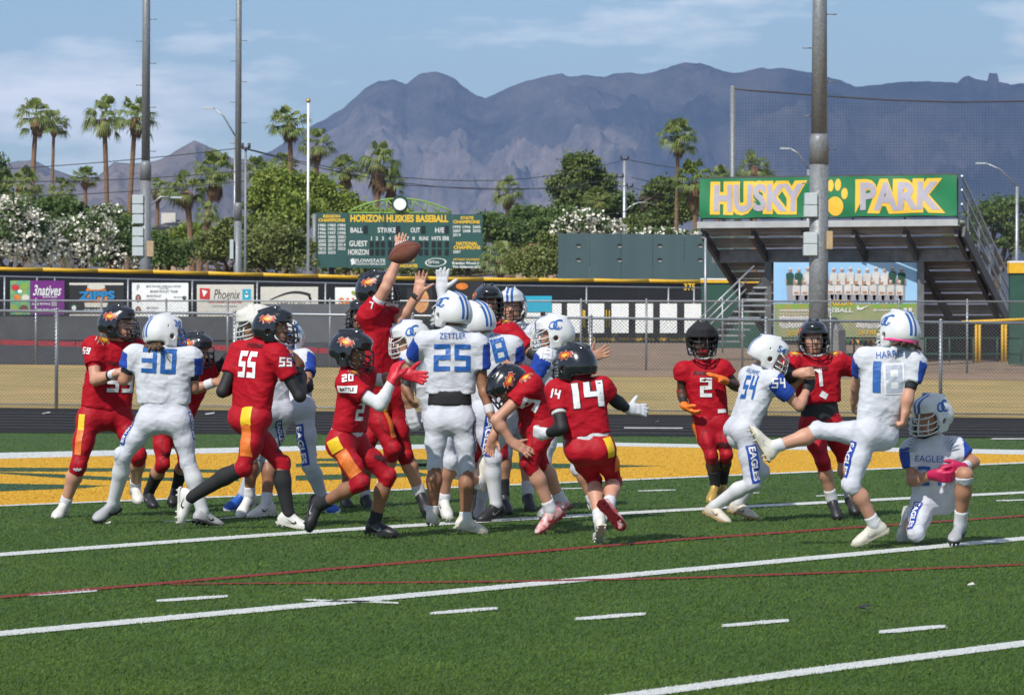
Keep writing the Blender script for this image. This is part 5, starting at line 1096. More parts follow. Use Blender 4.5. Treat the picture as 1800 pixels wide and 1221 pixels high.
def player(label, team, D, head, neck, shL, shR, armL, armR, hips, legL, legR, look, s=1.0, skin='light', hel=None, mask=None, shoes='white', socks=('w', .35), sleeves=(None, None), gloves=(None, None), hands=('relaxed', 'relaxed'),
           sleeve_len=.55, hem=.02, marks=(), pmarks=(), bands=(), helup=None, face=True, hair=None, strap='b', undershirt=None, sleeve_panel=True, handdir=(None, None), eye_level=None, waist=None, bulk=.91, helnum=None, rim=None, guard=None):
    T = TEAM[team]; PCOUNT[0] += 1; seed = PCOUNT[0]
    q = lambda t: P(t[0], t[1], D + (t[2] if len(t) > 2 else 0))
    Hd, Nk, SL, SR = q(head), q(neck), q(shL), q(shR); HL, HR = q(hips[0]), q(hips[1]); A = {1: [q(t) for t in armL], -1: [q(t) for t in armR]}; Lg = {1: [q(t) for t in legL], -1: [q(t) for t in legR]}
    SH = {1: SL, -1: SR}; HP = {1: HL, -1: HR}; PV = (HL + HR) / 2; CH = (SL + SR) / 2; upv = (Nk - PV).normalized(); rt = (SR - SL); fw = upv.cross(rt).normalized(); rt = fw.cross(upv).normalized()
    # keep planted feet on the ground, never below it
    for sd in (1, -1):
        kn, an, toe = Lg[sd]
        if an.z < .085 * s: dz = .085 * s - an.z; an.z += dz; toe.z += dz
        if toe.z < .026 * s: toe.z = .026 * s
    base = Vector(((Lg[1][1].x + Lg[-1][1].x) / 2, (Lg[1][1].y + Lg[-1][1].y) / 2, 0)); root = thing('person', tuple(base), label, 'person', None)
    lk = Vector(look).normalized(); hu = Vector(helup) if helup else (Vector((0, 0, 1)) * .8 + (Hd - Nk).normalized() * .35); RH = frame(lk, hu); RHm = Matrix(RH.tolist())
    lerp = lambda a, b, t: a + (b - a) * t
    # ---- body
    hc = Hd + RHm @ Vector((0, .004, -.022)); pr = [cone(PV, lerp(PV, CH, .85), .058 * s, .062 * s, .04), cone(SL, SR, .046 * s, .046 * s, .04), cone(lerp(Nk, PV, .06), Hd, .052 * s, .054 * s, .03),
          ell(hc, RH, (.072, .090, .104), .02), ell(hc + RHm @ Vector((0, .05, -.07)), RH, (.044, .042, .040), .03), cone(hc + RHm @ Vector((0, .086, .012)), hc + RHm @ Vector((0, .106, -.022)), .009, .013, .012), ell(hc + RHm @ Vector((0, .082, -.052)), RH, (.026, .014, .007), .006), ell(hc + RHm @ Vector((0, .084, -.064)), RH, (.022, .013, .007), .006),
          ell(hc + RHm @ Vector((.03, .085, .012)), RH, (.015, .012, .010), .008, True), ell(hc + RHm @ Vector((-.03, .085, .012)), RH, (.015, .012, .010), .008, True), cone(hc + RHm @ Vector((.045, .07, .028)), hc + RHm @ Vector((.014, .086, .03)), .007, .007, .01), cone(hc + RHm @ Vector((-.045, .07, .028)), hc + RHm @ Vector((-.014, .086, .03)), .007, .007, .01)]
    glo = {}
    for sd in (1, -1):
        el, wr = A[sd][0], A[sd][1]; hd = A[sd][2] if len(A[sd]) > 2 else wr + (wr - el)
        fa = lerp(el, wr, .28)
        pr += [cone(SH[sd], el, .054 * s * bulk, .040 * s * bulk, .03), cone(el, fa, .040 * s * bulk, .043 * s * bulk, .02), cone(fa, wr, .043 * s * bulk, .027 * s, .02)]
        dr = (hd - wr).normalized(); hdn = handdir[0 if sd == 1 else 1]; pn = Vector(hdn) if hdn else (-rt * sd * -1 if False else (rt * sd * 1.0 + fw * .3))
        th = 1 if (dr.cross(pn)).dot(fw if abs(dr.dot(fw)) < .8 else upv) > 0 else -1
        po = hands[0 if sd == 1 else 1]; hp = hand_prims(wr, dr, pn, th, po, s * .98); gl = gloves[0 if sd == 1 else 1]; pr += hp
        if gl: glo[sd] = (hand_prims(wr, dr, pn, th, po, s * .98, .0035) + [cone(lerp(wr, el, .16), wr, .034 * s, .031 * s, .01, cut0=0)], gl)
        kn, an, toe = Lg[sd]; back = -(kn - (HP[sd] + an) / 2); back = back.normalized() if back.length > .03 else -fw; m1 = lerp(kn, an, .32) + back * .012 * s
        pr += [cone(HP[sd], kn, .066 * s * bulk, .050 * s * bulk, .03), cone(kn, m1, .052 * s * bulk, .056 * s * bulk, .03), cone(m1, an, .056 * s * bulk, .034 * s, .03), ell(an + (toe - an) * .4, frame(toe - an, Vector((0, 0, 1))), (.018, .04, .014), .015)]
    link('body', sdf_mesh('body', pr, .0085, relax=1), SKIN[skin], root)
    # ---- jersey
    w0 = lerp(PV, CH, .10); hj = PV + upv * (hem * s - .06); ch2 = lerp(CH, PV, .16)
    jp = [cone(PV - upv * .06, ch2, .092 * s * bulk, .110 * s * bulk, .05)]
    for sd in (1, -1):
        cs_ = lerp(lerp(CH, SH[sd], .52), HP[sd], .16); jp += [cone(lerp(HP[sd], PV, .12) - upv * .03, cs_, .087 * s * bulk, .096 * s * bulk, .04), cone(lerp(Nk, SH[sd], .22) - upv * .035, lerp(SH[sd], Nk, .12) + upv * .008, .072 * s, .078 * s, .05)]
        e = A[sd][0]; jp += [cone(SH[sd] + upv * .006, e, .080 * s, .056 * s * bulk + .006, .035, cut1=sleeve_len)]
    jp.append(cone(lerp(Nk, PV, .02), lerp(Nk, Hd, .30), .078 * s, .060 * s, .03, cut1=.8))
    JV, JQ = sdf_arrays(jp, .0105, planes=[(tuple(hj), tuple(-upv))], wrinkle=.0060, seed=seed, relax=1); jm = np_mesh('jersey', JV, JQ); jm.materials.append(T['j'])
    if team == 'w' and sleeve_panel:
        jm.materials.append(M_blue); FC = JV[JQ].mean(1); mi = np.zeros(len(JQ), np.int32)
        for sd in (1, -1):
            a = np.array(SH[sd]); b = np.array(A[sd][0]) - a; ln = np.linalg.norm(b); b /= ln; o_ = np.array(SH[sd] - CH); o_ /= np.linalg.norm(o_); pz = FC - a; t = pz @ b; lat = pz @ o_; mi[(t > -.02) & (lat > .028) & (t < .8 * ln) & (np.linalg.norm(pz - t[:, None] * b, axis=1) < .15)] = 1
        jm.polygons.foreach_set('material_index', mi)
    jo = link('jersey', jm, None, root); JB = BVHTree.FromPolygons(JV.tolist(), JQ.tolist())
    # ---- trousers
    pp = [cone(lerp(HL, PV, .12), lerp(HR, PV, .12), .086 * s * bulk, .086 * s * bulk, .05), cone(PV, PV + upv * .18, .088 * s * bulk, .080 * s * bulk, .05), cone(lerp(HL, PV, .10), lerp(HL, PV, .28) + upv * .18, .084 * s * bulk, .074 * s * bulk, .04), cone(lerp(HR, PV, .10), lerp(HR, PV, .28) + upv * .18, .084 * s * bulk, .074 * s * bulk, .04)]; pads = []
    for sd in (1, -1):
        kn, an, _ = Lg[sd]; fr = kn - (HP[sd] + an) / 2; fr = (fr.normalized() if fr.length > .035 else Vector((0, 0, 0))) + fw * .6; bd = (kn - HP[sd]).normalized(); fr = (fr - bd * fr.dot(bd)).normalized()
        pp += [cone(HP[sd], lerp(HP[sd], kn, .5), .084 * s * bulk, .075 * s * bulk, .05), cone(lerp(HP[sd], kn, .5), kn, .075 * s * bulk, .058 * s * bulk, .04), cone(kn, an, .060 * s * bulk, .044 * s * bulk, .02, cut1=.20 if team == 'r' else .17), ell(lerp(HP[sd], PV, .35) - fw * .034 - upv * .025, I3, (.064 * s,) * 3, .08), ell(kn + fr * .026 * s, I3, (.047 * s, .047 * s, .055 * s), .012)]
        pads.append((lerp(HP[sd], kn, .56) + fr * .05 * s, fr.copy(), bd.copy(), .045 * s, .082 * s)); pads.append((kn + fr * .03 * s, fr.copy(), bd.copy(), .044 * s, .050 * s))
        R_ = frame(bd, fr); pp.append(ell(lerp(HP[sd], kn, .56) + fr * .050 * s, R_, (.046 * s, .085 * s, .036 * s), .008))
    PVv, PQ = sdf_arrays(pp, .0105, planes=[(tuple(PV + upv * (.19 if waist is None else waist)), tuple(upv))], wrinkle=.0042, seed=seed + 50, relax=1); po = link('trousers', np_mesh('trousers', PVv, PQ), T['p'], root); PB = BVHTree.FromPolygons(PVv.tolist(), PQ.tolist())
    M_seam = mat('dark red seam', (.14, .004, .008), .7) if team == 'r' else mat('pale grey seam', (.50, .52, .58), .7)
    for (c_, n_, b_, rx_, ry_) in pads:        # stitched outline round each pad
        el_o, el_i = ellipse(0, 0, rx_, ry_, 28), ellipse(0, 0, rx_ - .005, ry_ - .005, 28); V2 = np.array(el_o + el_i); Fc = np.array([t_ for i in range(28) for t_ in ((i, (i+1) % 28, 28 + (i+1) % 28), (i, 28 + (i+1) % 28, 28 + i))])
        W, Fk = press(PB, V2, Fc, c_, n_, b_, .0025, .10)
        if len(Fk): link('pad_seam', np_mesh('pad_seam', W, Fk, False), M_seam, po)
    if undershirt: link('undershirt', sdf_mesh('undershirt', [cone(PV - upv * .07, PV + upv * .26, .096 * s * bulk, .088 * s * bulk, .04), cone(lerp(HL, PV, .10) - upv * .04, lerp(HL, PV, .28) + upv * .26, .089 * s * bulk, .077 * s * bulk, .05), cone(lerp(HR, PV, .10) - upv * .04, lerp(HR, PV, .28) + upv * .26, .089 * s * bulk, .077 * s * bulk, .05)], .011, planes=[(tuple(hj - upv * undershirt[1]), tuple(-upv)), (tuple(hj + upv * .025), tuple(upv))], wrinkle=.0012, seed=seed), undershirt[0], root)
    # ---- socks and shoes
    shs = shoes if isinstance(shoes, tuple) else (shoes, shoes)
    for i, sd in enumerate((1, -1)):
        kn, an, toe = Lg[sd]; sk = socks[i] if isinstance(socks[0], tuple) else socks
        if sk[0]:
            back = -(kn - (HP[sd] + an) / 2); back = back.normalized() if back.length > .03 else -fw; m1 = lerp(kn, an, .32) + back * .012 * s; g = .0045
            sp = [cone(an, m1, .036 * s + g, .057 * s * bulk + g, .03), cone(m1, kn, .057 * s * bulk + g, .055 * s * bulk + g, .03), cone(an - (kn - an).normalized() * .02, an, .036 * s, .036 * s + g, .02)]
            cut = lerp(an, kn, sk[1]); nn = (kn - an).normalized(); link('sock', sdf_mesh('sock', sp, .0095, planes=[(tuple(cut), tuple(nn))]), {'w': M_sockw, 'b': M_sockb, 'g': M_legg}[sk[0]], root)
        ft = toe - an; shin = (kn - an).normalized(); RF = frame(ft, shin); c_, s_ = math.cos(.31), math.sin(.31)       # template toe lies 18 degrees below its axis
        RF = RF @ np.array([[1, 0, 0], [0, c_, -s_], [0, s_, c_]]); Mw = rotm(RF.tolist(), tuple(an), s * .98)
        so = link('shoe', SHOE, None, root); objmat(so, SHOEC[shs[i]][0]); so.matrix_basis = Mw; WORLD[so.name] = Mw
        for nm, me, mt in (('sole', SOLE, SHOEC[shs[i]][1]), ('laces', LACE, SHOEC[shs[i]][1 if shs[i] not in ('white', 'bone') else 0]), ('side_mark', SWOOSH[0], SHOEC[shs[i]][2]), ('side_mark', SWOOSH[1], SHOEC[shs[i]][2])):
            o = link(nm, me, None, so); objmat(o, mt); o.matrix_basis = Mw
    # ---- sleeves, bands, gloves
    for i, sd in enumerate((1, -1)):
        if sleeves[i]:
            t0_, t1_, m = sleeves[i]; el, wr = A[sd][0], A[sd][1]; g = .0045; sp = []; pl = []
            sp.append(cone(SH[sd], el, .054 * s * bulk + g, .040 * s * bulk + g, .02, cut0=min(1, max(0, t0_)) if t0_ < 1 else None)) if t0_ < 1 else None
            if t1_ > 1: fa = lerp(el, wr, .28); sp += [cone(el, fa, .040 * s * bulk + g, .043 * s * bulk + g, .02), cone(fa, wr, .043 * s * bulk + g, .028 * s + g, .02)]; pl.append((tuple(lerp(el, wr, t1_ - 1)), tuple((wr - el).normalized())))
            else: pl.append((tuple(lerp(SH[sd], el, t1_)), tuple((el - SH[sd]).normalized())))
            if t0_ >= 1: pl.append((tuple(lerp(el, wr, t0_ - 1)), tuple((el - wr).normalized())))
            link('arm_sleeve', sdf_mesh('arm_sleeve', sp, .0095, planes=pl, wrinkle=.001, seed=seed), m, root)
        if sd in glo: link('glove', sdf_mesh('glove', glo[sd][0], .0068), glo[sd][1], root)
    for (sd, t0_, t1_, rad, m) in bands:        # short bands on a forearm (t>1) or upper arm
        el, wr = A[sd][0], A[sd][1]; a, b = (SH[sd], el) if t0_ < 1 else (el, wr); f0, f1 = t0_ % 1 if t0_ != 2 else 1, (t1_ - (0 if t0_ < 1 else 1)); p0, p1 = lerp(a, b, f0), lerp(a, b, f1); mb = MB(); mb.tube([p0, lerp(p0, p1, .1), lerp(p0, p1, .9), p1], [rad * s * .94, rad * s, rad * s * .98, rad * s * .92], 16); mb.build('band', m, root)
    # ---- helmet
    hk = hel or ('b' if team == 'r' else 'w'); hs = .93 + .03 * s; Mh = rotm(RH.tolist(), tuple(Hd), hs); ho = link('helmet', HEL_ME[hk], None, root); ho.matrix_basis = Mh; WORLD[ho.name] = Mh
    mk = mask or (M_mask_b if team == 'r' else M_mask_w); o = link('face_mask', MASK, None, ho); objmat(o, mk); o.matrix_basis = Mh
    o = link('chin_strap', STRAP if strap == 'w' else STRAP_B, None, ho); o.matrix_basis = Mh
    if rim:
        mb = MB(); pts_ = [Ho for Ho in [Mh @ Vector((.115 * math.sin(a_), -.02 - .118 * math.cos(a_), -.098 + .03 * abs(a_) / 1.9)) for a_ in np.linspace(-1.9, 1.9, 17)]]
        mb.tube(pts_, .012, 8); mb.build('helmet_rim', rim, ho)
    if guard: c = hc + RHm @ Vector((0, .10, -.062)); mb = MB(); mb.box(c, (.05, .03, .035)); mb.build('mouthguard', guard, root)
    if helnum:
        for sd in (1, -1): V2, Fc = text2d(helnum, .25, .02); o = link('helmet_number', hel_mark(V2 * .055, Fc, sd, (.055, .06), M_num_b, 'helmet_number'), None, ho); o.matrix_basis = Mh
    elif hk in 'bw':
        for me in (HM_B if hk == 'b' else HM_W): o = link(me.name.split('.')[0], me, None, ho); o.matrix_basis = Mh
    if face:
        for x in (-.03, .03):
            for (rad, off, m, nm) in ((.0105, .078, M_eye, 'eye'), (.0055, .0855, M_pupil, 'pupil')):
                c = hc + RHm @ Vector((x, off, .012)); mb = MB(); f_ = RHm @ Vector((0, 1, 0)); mb.tube([c - f_ * rad, c - f_ * rad * .6, c, c + f_ * rad * .7, c + f_ * rad], [rad * .1, rad * .8, rad, rad * .7, rad * .1], 8); mb.build(nm, m, root)
        c = hc + RHm @ Vector((0, .0935, -.058)); mb = MB(); r_ = RHm @ Vector((1, 0, 0)); f_ = RHm @ Vector((0, 1, 0)); mb.tube([c - r_ * .022 - f_ * .008, c - r_ * .008, c + r_ * .008, c + r_ * .022 - f_ * .008], [.002, .0045, .0045, .002], 6); mb.build('lips', M_lip, root)
    if hair:
        mb = MB(); rg = random.Random(seed); dn = Vector(hair[0]) if hair[0] else Vector((0, 0, -1))
        for i in range(hair[1]):
            a = -.9 + 1.8 * i / (hair[1] - 1); p = Hd + RHm @ Vector((.085 * math.sin(a), -.085 * math.cos(a), -.07)); ln = hair[2] * rg.uniform(.7, 1.1); sw = RHm @ Vector((.06 * math.sin(a) + rg.uniform(-.03, .03), rg.uniform(-.02, .02), 0))
            bk = RHm @ Vector((0, -.05, 0)); mb.tube([p, p + dn * ln * .4 + bk * .6, p + dn * ln * .8 + bk + sw, p + dn * ln + bk * 1.1 + sw * 1.8], [.013, .016, .012, .003], 6)
        mb.build('hair', M_hair, root)
    # ---- printed marks: (kind, px, py, angle, height_m, extra)
    def place(bvh, px, py, ang, V2, Fc, m, nm, parent, off=.0045):
        hits = []
        for dx, dy in ((0, 0), (5, 0), (-5, 0), (0, 5), (0, -5)):
            r = ray(px + dx, py + dy); h = bvh.ray_cast(CAMP, r.normalized(), 60)
            if h[0] is not None: hits.append(h)
        if not hits: print('MARK MISS', label[:30], px, py); return
        o = hits[0][0]; n = sum((h[1] for h in hits), Vector((0, 0, 0))); n.normalize(); n = (n - ray(px, py).normalized() * .35).normalized()
        u_ = cx_ * math.sin(ang) + cy_ * math.cos(ang); W, Fk = press(bvh, V2, Fc, o, n, u_, off)
        if len(Fk): link(nm, np_mesh(nm, W, Fk, False), m, parent)
    for mkk in marks:
        kind, px, py, ang, hgt = mkk[:5]; ex = mkk[5] if len(mkk) > 5 else {}
        if kind == 'flame':
            for f_, m, of in ((1.1, M_fl0, .004), (1, M_fl1, .0055), (.75, M_fl2, .007), (.45, M_fl3, .0085)): V2, Fc = poly2d([(x * hgt * f_, y * hgt * f_) for x, y in flame], .02); place(JB, px, py, ang, V2, Fc, m, 'flame_emblem', jo, of)
        elif kind == 'rect': V2, Fc = grid2d(lambda u, v: ((u - .5) * ex['w'], (v - .5) * hgt), 8, 6); place(JB, px, py, ang, V2, Fc, ex['m'], 'patch', jo, ex.get('off', .004))
        elif kind == 'wing':
            for i in range(6): a = .15 + i * .22; V2, Fc = poly2d([(math.cos(a) * r_ * hgt * ex['sx'] - .3 * hgt * ex['sx'], math.sin(a) * r_ * hgt + w_ * hgt - .4 * hgt) for r_, w_ in ((.25, 0), (.7, .05), (1, 0), (.7, -.035))], .03); place(JB, px, py, ang, V2, Fc, mat('grey feather print', (.16, .19, .28), .6), 'feather_print', jo)
        else:
            V2, Fc = block_digits(kind, .17 if team == 'w' else .2) if kind.isdigit() else text2d(kind, .5, ex.get('b', .03), ex.get('sh', 0)); V2 = V2 * hgt
            if 'w' in ex: V2 = V2 * np.array([ex['w'] / (V2[:, 0].max() - V2[:, 0].min()), 1])
            if ex.get('o'): V3, F3 = block_digits(kind, .25); V3 = V3 * hgt * 1.07; V3 = V3 * np.array([(ex['w'] * 1.06 if 'w' in ex else V3[:, 0].max() - V3[:, 0].min()) / (V3[:, 0].max() - V3[:, 0].min()), 1]); place(JB, px, py, ang, V3, F3, ex['o'], 'number_edge', jo, .0035)
            place(JB, px, py, ang, V2, Fc, ex.get('m', T['num']), 'number' if kind.isdigit() else 'name_lettering', jo, .0055)
    for mkk in pmarks:
        kind, px, py, ang, ln, wd = mkk[:6]
        V2, Fc = grid2d(lambda u, v: ((u - .5) * wd, (v - .5) * ln), 6, 24)
        if kind == 'eagles':
            place(PB, px, py, ang, V2, Fc, M_blue, 'side_panel', po); V3, F3 = text2d('EAGLES', .3, .03); V3 = V3 * wd * .62; V3 = V3 * np.array([ln * .9 / (V3[:, 0].max() - V3[:, 0].min()), 1]); dr_ = mkk[6] if len(mkk) > 6 else 1
            V3 = np.stack([V3[:, 1] * dr_, -V3[:, 0] * dr_], 1); place(PB, px, py, ang, V3, F3, M_num_w, 'side_lettering', po, .0065)
        elif kind == 'stripe':
            place(PB, px, py, ang, V2, Fc, mkk[6], 'side_panel', po, .0045)
        elif kind == 'blot': V2, Fc = poly2d([(x * ln, y * ln * .8) for x, y in flame], .02); place(PB, px, py, ang, V2, Fc, M_dk if len(mkk) < 7 else mkk[6], 'emblem_print', po)
    return root
# ------------------------------------------------------------------ the players
W_ = M_num_w; wb = dict(o=M_dk)
player('red player with number 59 gripping the player wearing 30', 'r', 25.6, (208, 566, 0), (205, 607, .03), (238, 613, .12), (163, 611, -.06), [(256, 662, .12), (262, 640, -.10), (270, 625, -.15)], [(168, 668, -.16), (207, 655, -.30), (228, 645, -.3)],
       [(212, 731, .08), (156, 735, -.02)], [(244, 800, .0), (238, 852, .30), (246, 887, .12)], [(138, 818, -.10), (115, 883, 0), (101, 905, -.12)], (.92, -.38, -.06), 1.02, 'light', shoes='white', socks=('w', .16), sleeves=((.4, .62, M_jr), (.4, .62, M_jr)), bulk=1.0,
       bands=[(-1, 1.68, 1.97, .036, M_sockw), (-1, 1.60, 1.68, .037, M_slb)], hem=0.11, marks=[('flame', 183, 598, -.1, .075), ('59', 152, 616, .15, .05, dict(b=.02)), ('59', 212, 672, .05, .15, wb), ('FIREBIRDS', 212, 640, .1, .03, dict(m=M_dk, w=.2))],
       pmarks=[('stripe', 143, 742, .05, .12, .05, M_spy), ('stripe', 138, 778, .08, .18, .05, M_spo), ('blot', 136, 825, 0, .035, 0, M_sockw)])
player('white player number 30 with long brown hair, seen from behind', 'w', 24.5, (289, 583, .03), (291, 617, -.02), (233, 628, .02), (338, 632, .0), [(217, 668, .03), (236, 645, .30), (240, 630, .35)], [(340, 682, .04), (326, 655, .34), (318, 640, .38)],
       [(260, 738, 0), (318, 738, 0)], [(217, 802, .02), (199, 883, .18), (171, 908, .10)], [(331, 812, .0), (356, 899, 0), (381, 917, .06)], (.78, .55, -.10), 1.04, 'tan', mask=M_mask_bl, helnum='30', shoes='grey', socks=('w', .98), sleeves=((.35, .72, M_slb), (.35, .72, M_slb)), hair=((.15, .1, -1), 22, .085),
       hem=0.17, waist=0.2, marks=[('30', 279, 634, .05, .175, dict(w=.245, b=-.005))], pmarks=[('eagles', 224, 757, .38, .20, .04), ('eagles', 337, 748, -.25, .2, .03)])
player('red player leaning in with taped wrist beside number 30', 'r', 26.9, (345, 612, -.05), (343, 645, 0), (368, 652, .12), (322, 658, -.06), [(392, 640, .10), (415, 612, .05), (428, 604, .05)], [(343, 684, -.18), (376, 672, -.22), (396, 668, -.22)],
       [(318, 745, .05), (285, 748, 0)], [(325, 812, .05), (311, 855, .20), (303, 882, .08)], [(286, 815, -.05), (262, 864, .18), (272, 893, .05)], (.82, -.5, -.22), 1.0, 'tan', shoes='black', socks=('b', .62), sleeves=((.5, 1.98, M_slb), None), gloves=(M_slb, None), bands=[(-1, 1.55, 1.97, .040, M_sockw)], marks=[('flame', 322, 648, -.1, .06)], pmarks=[('blot', 300, 800, 0, .04, 0)])
player('white player in padded pale helmet grappling behind number 55', 'w', 25.7, (450, 570, 0), (458, 606, 0), (420, 622, -.12), (492, 620, .1), [(408, 650, -.1), (420, 672, .05), (428, 690, .08)], [(520, 665, .05), (528, 640, -.05), (520, 625, -.08)],
       [(462, 722, -.05), (496, 722, .05)], [(440, 800, -.05), (438, 870, .02), (421, 905, -.08)], [(472, 802, .05), (468, 884, -.02), (440, 913, -.12)], (-.93, -.25, -.12), 1.02, 'brown', hel='pw', mask=M_mask_w, shoes='white', socks=('w', .22), pmarks=[('eagles', 492, 760, -.3, .2, .05)])
player('white player with EAGLES lettered thigh and blue shoes beside 55', 'w', 26.4, (503, 590, .25), (503, 622, .2), (472, 632, .2), (537, 634, .15), [(480, 668, .25), (505, 650, .3)], [(541, 680, -.02), (524, 652, -.10), (515, 640, -.12)],
       [(494, 716, .08), (534, 716, .0)], [(452, 800, .15), (428, 868, .2), (398, 897, .1)], [(545, 818, -.05), (567, 876, .0), (590, 903, -.12)], (-.5, -.8, -.1), 1.05, 'tan', mask=M_mask_bl, shoes='blue', socks=('g', .98), sleeves=(None, (.75, 1.35, M_slb)), gloves=(None, M_slb), pmarks=[('eagles', 530, 782, -.2, .32, .085)])
player('red player number 55 striding past with black sleeves', 'r', 24.0, (482, 572, -.03), (464, 600, 0), (420, 622, .10), (487, 626, -.12), [(391, 688, .02), (416, 676, .26), (436, 665, .3)], [(527, 696, -.14), (531, 662, .08), (523, 645, .16)],
       [(424, 731, .07), (456, 733, -.04)], [(496, 818, .12), (507, 903, .10), (539, 926, .08)], [(427, 822, -.06), (335, 874, .02), (319, 922, .02)], (.95, -.28, -.06), 1.03, 'tan', shoes='white', socks=('b', .92), sleeves=((.3, 1.5, M_slb), (.35, 1.9, M_slb)), gloves=(None, M_slb), strap='w', hands=('relaxed', 'fist'),
       hem=0.1, marks=[('55', 434, 640, .08, .185, dict(w=.155, b=.01)), ('55', 502, 636, .05, .065, dict(b=.0)), ('SCOTTSDALE', 448, 607, .1, .03, dict(m=M_dk, w=.15))],
       pmarks=[('stripe', 432, 730, .0, .13, .085, M_spy), ('stripe', 431, 773, .0, .22, .08, M_spo), ('blot', 497, 792, .2, .045, 0)])
player('red player number 20 crouching low with white sleeves and red gloves', 'r', 22.9, (619, 613, -.02), (617, 648, 0), (645, 664, .12), (610, 676, -.14), [(668, 668, .14), (712, 657, .10), (734, 662, .08)], [(668, 712, -.22), (690, 668, -.20), (695, 648, -.18)],
       [(622, 775, .09), (598, 778, -.08)], [(681, 838, .08), (659, 917, .12), (703, 943, .02)], [(634, 850, -.16), (563, 887, .05), (543, 934, .05)], (.86, -.32, -.30), .98, 'brown', shoes='black', socks=('b', .24), sleeves=((.4, 1.15, M_sockw), (.4, 1.95, M_sockw)), gloves=(mat('red glove', (.52, .012, .03), .5), MATS['red glove']), hands=('open', 'relaxed'),
       undershirt=(M_sockw, 0.045), hem=0.13, marks=[('20', 611, 664, -.05, .052, dict(b=.0)), ('rect', 610, 684, 0, .045, dict(w=.14, m=M_num_w)), ('BATTLE', 610, 684, 0, .022, dict(w=.10, m=M_dk)), ('2', 632, 722, .1, .13, dict()), ('flame', 624, 655, 0, .05)],
       pmarks=[('stripe', 588, 783, -.5, .09, .09, M_spy), ('stripe', 611, 815, -.62, .19, .085, M_spo), ('blot', 668, 805, .3, .05, 0)])
player('tall red player stretching one bare arm up at the ball', 'r', 25.3, (661, 506, 0), (657, 541, .02), (690, 562, .16), (648, 558, -.08), [(704, 562, .02), (735, 517, -.02), (739, 492, -.02)], [(678, 506, -.15), (701, 451, -.12), (704, 405, -.12)],
       [(688, 696, .06), (647, 698, -.06)], [(712, 800, .06), (737, 864, .12), (750, 894, .0)], [(690, 790, -.12), (670, 862, .22), (663, 896, .10)], (.92, -.30, .12), 1.10, 'light', shoes='black', socks=('w', .2), hands=('open', 'open'), handdir=((-.3, -1, 0), (.5, .8, 0)), bands=[(1, 1.82, 1.99, .033, M_slb), (-1, 1.80, 1.99, .033, M_slb)], sleeves=((.35, .62, M_sockw), (.35, .66, M_sockw)), strap='w',
       marks=[('7', 697, 585, -.1, .14, dict(b=.02)), ('7', 652, 536, .3, .05, dict(b=.0))], pmarks=[('stripe', 676, 703, -.1, .16, .07, M_spy), ('stripe', 690, 745, -.25, .20, .085, M_spo)])
player('red player mostly hidden behind the tall reaching player', 'r', 27.3, (639, 552, .0), (642, 585, 0), (612, 605, .05), (672, 605, 0), [(615, 650, .0), (640, 665, -.1)], [(690, 645, 0), (700, 620, -.1)], [(628, 720, 0), (664, 720, 0)], [(612, 806, .05), (608, 868, .08), (612, 896, -.05)], [(640, 806, 0), (642, 868, .1), (650, 894, .0)], (-.6, -.7, 0), 1.0, 'brown', shoes='black', socks=('w', .15), face=False)
player('white player bent low with white gloves behind number 25', 'w', 25.0, (720, 593, .0), (740, 622, .05), (722, 634, -.10), (770, 640, .12), [(715, 690, -.05), (722, 722, -.02), (728, 748, -.02)], [(770, 690, .15), (752, 720, .1)], [(762, 730, .0), (800, 738, .1)], [(790, 812, -.05), (781, 875, .02), (790, 910, -.12)], [(800, 828, .02), (842, 848, .22), (848, 808, .24)], (-.9, -.2, -.25), 1.0, 'tan', shoes=('white', 'bone'), socks=('w', .15), gloves=(M_sockw, M_sockw))
player('white player number 25 standing with his back turned in the middle', 'w', 23.6, (795, 546, .02), (792, 582, -.02), (744, 605, .0), (842, 610, .0), [(717, 640, .14), (713, 684, .05), (723, 707, .03)], [(848, 676, .0), (862, 727, -.05), (880, 750, -.08)],
       [(766, 737, 0), (815, 737, 0)], [(765, 818, -.02), (760, 898, 0), (763, 914, .16)], [(821, 822, -.02), (818, 911, -.02), (850, 938, .04)], (-.60, .80, .02), 1.0, 'brown', shoes='bone', socks=('w', .14), bands=[(1, 1.55, 1.95, .036, M_slb), (-1, 1.70, 1.98, .035, M_sockw), (1, .62, .82, .050, M_sockw)], sleeve_len=.62, hem=0.24, undershirt=(M_slb, 0.085),
       marks=[('25', 795, 628, .02, .185, dict(w=.25, b=-.005)), ('ZETTLER', 796, 590, .0, .038, dict(w=.18, b=.0))], pmarks=[('eagles', 834, 768, -.15, .22, .035)])
player('white player raising a white gloved hand behind number 25', 'w', 25.2, (838, 560, .0), (852, 592, 0), (815, 600, .02), (902, 612, .0), [(786, 560, .05), (776, 512, .08), (778, 478, .08)], [(912, 655, .05), (900, 690, .1)], [(845, 722, .0), (886, 724, .0)], [(866, 806, -.05), (872, 886, .0), (843, 914, -.10)], [(858, 812, .12), (848, 874, .25), (842, 902, .15)], (-.55, .8, 0), 1.06, 'light', shoes=('black', 'grey'), socks=(('w', .98), ('g', .98)), gloves=(M_sockw, None), hands=('open', 'relaxed'), handdir=((0, -1, .1), None), sleeves=((.5, 1.95, M_sockw), None),
       marks=[('8', 878, 615, -.25, .17, dict(b=.0)), ('MUTTO', 866, 592, -.5, .035, dict(w=.14, b=0))], pmarks=[('eagles', 858, 764, .12, .32, .075)])
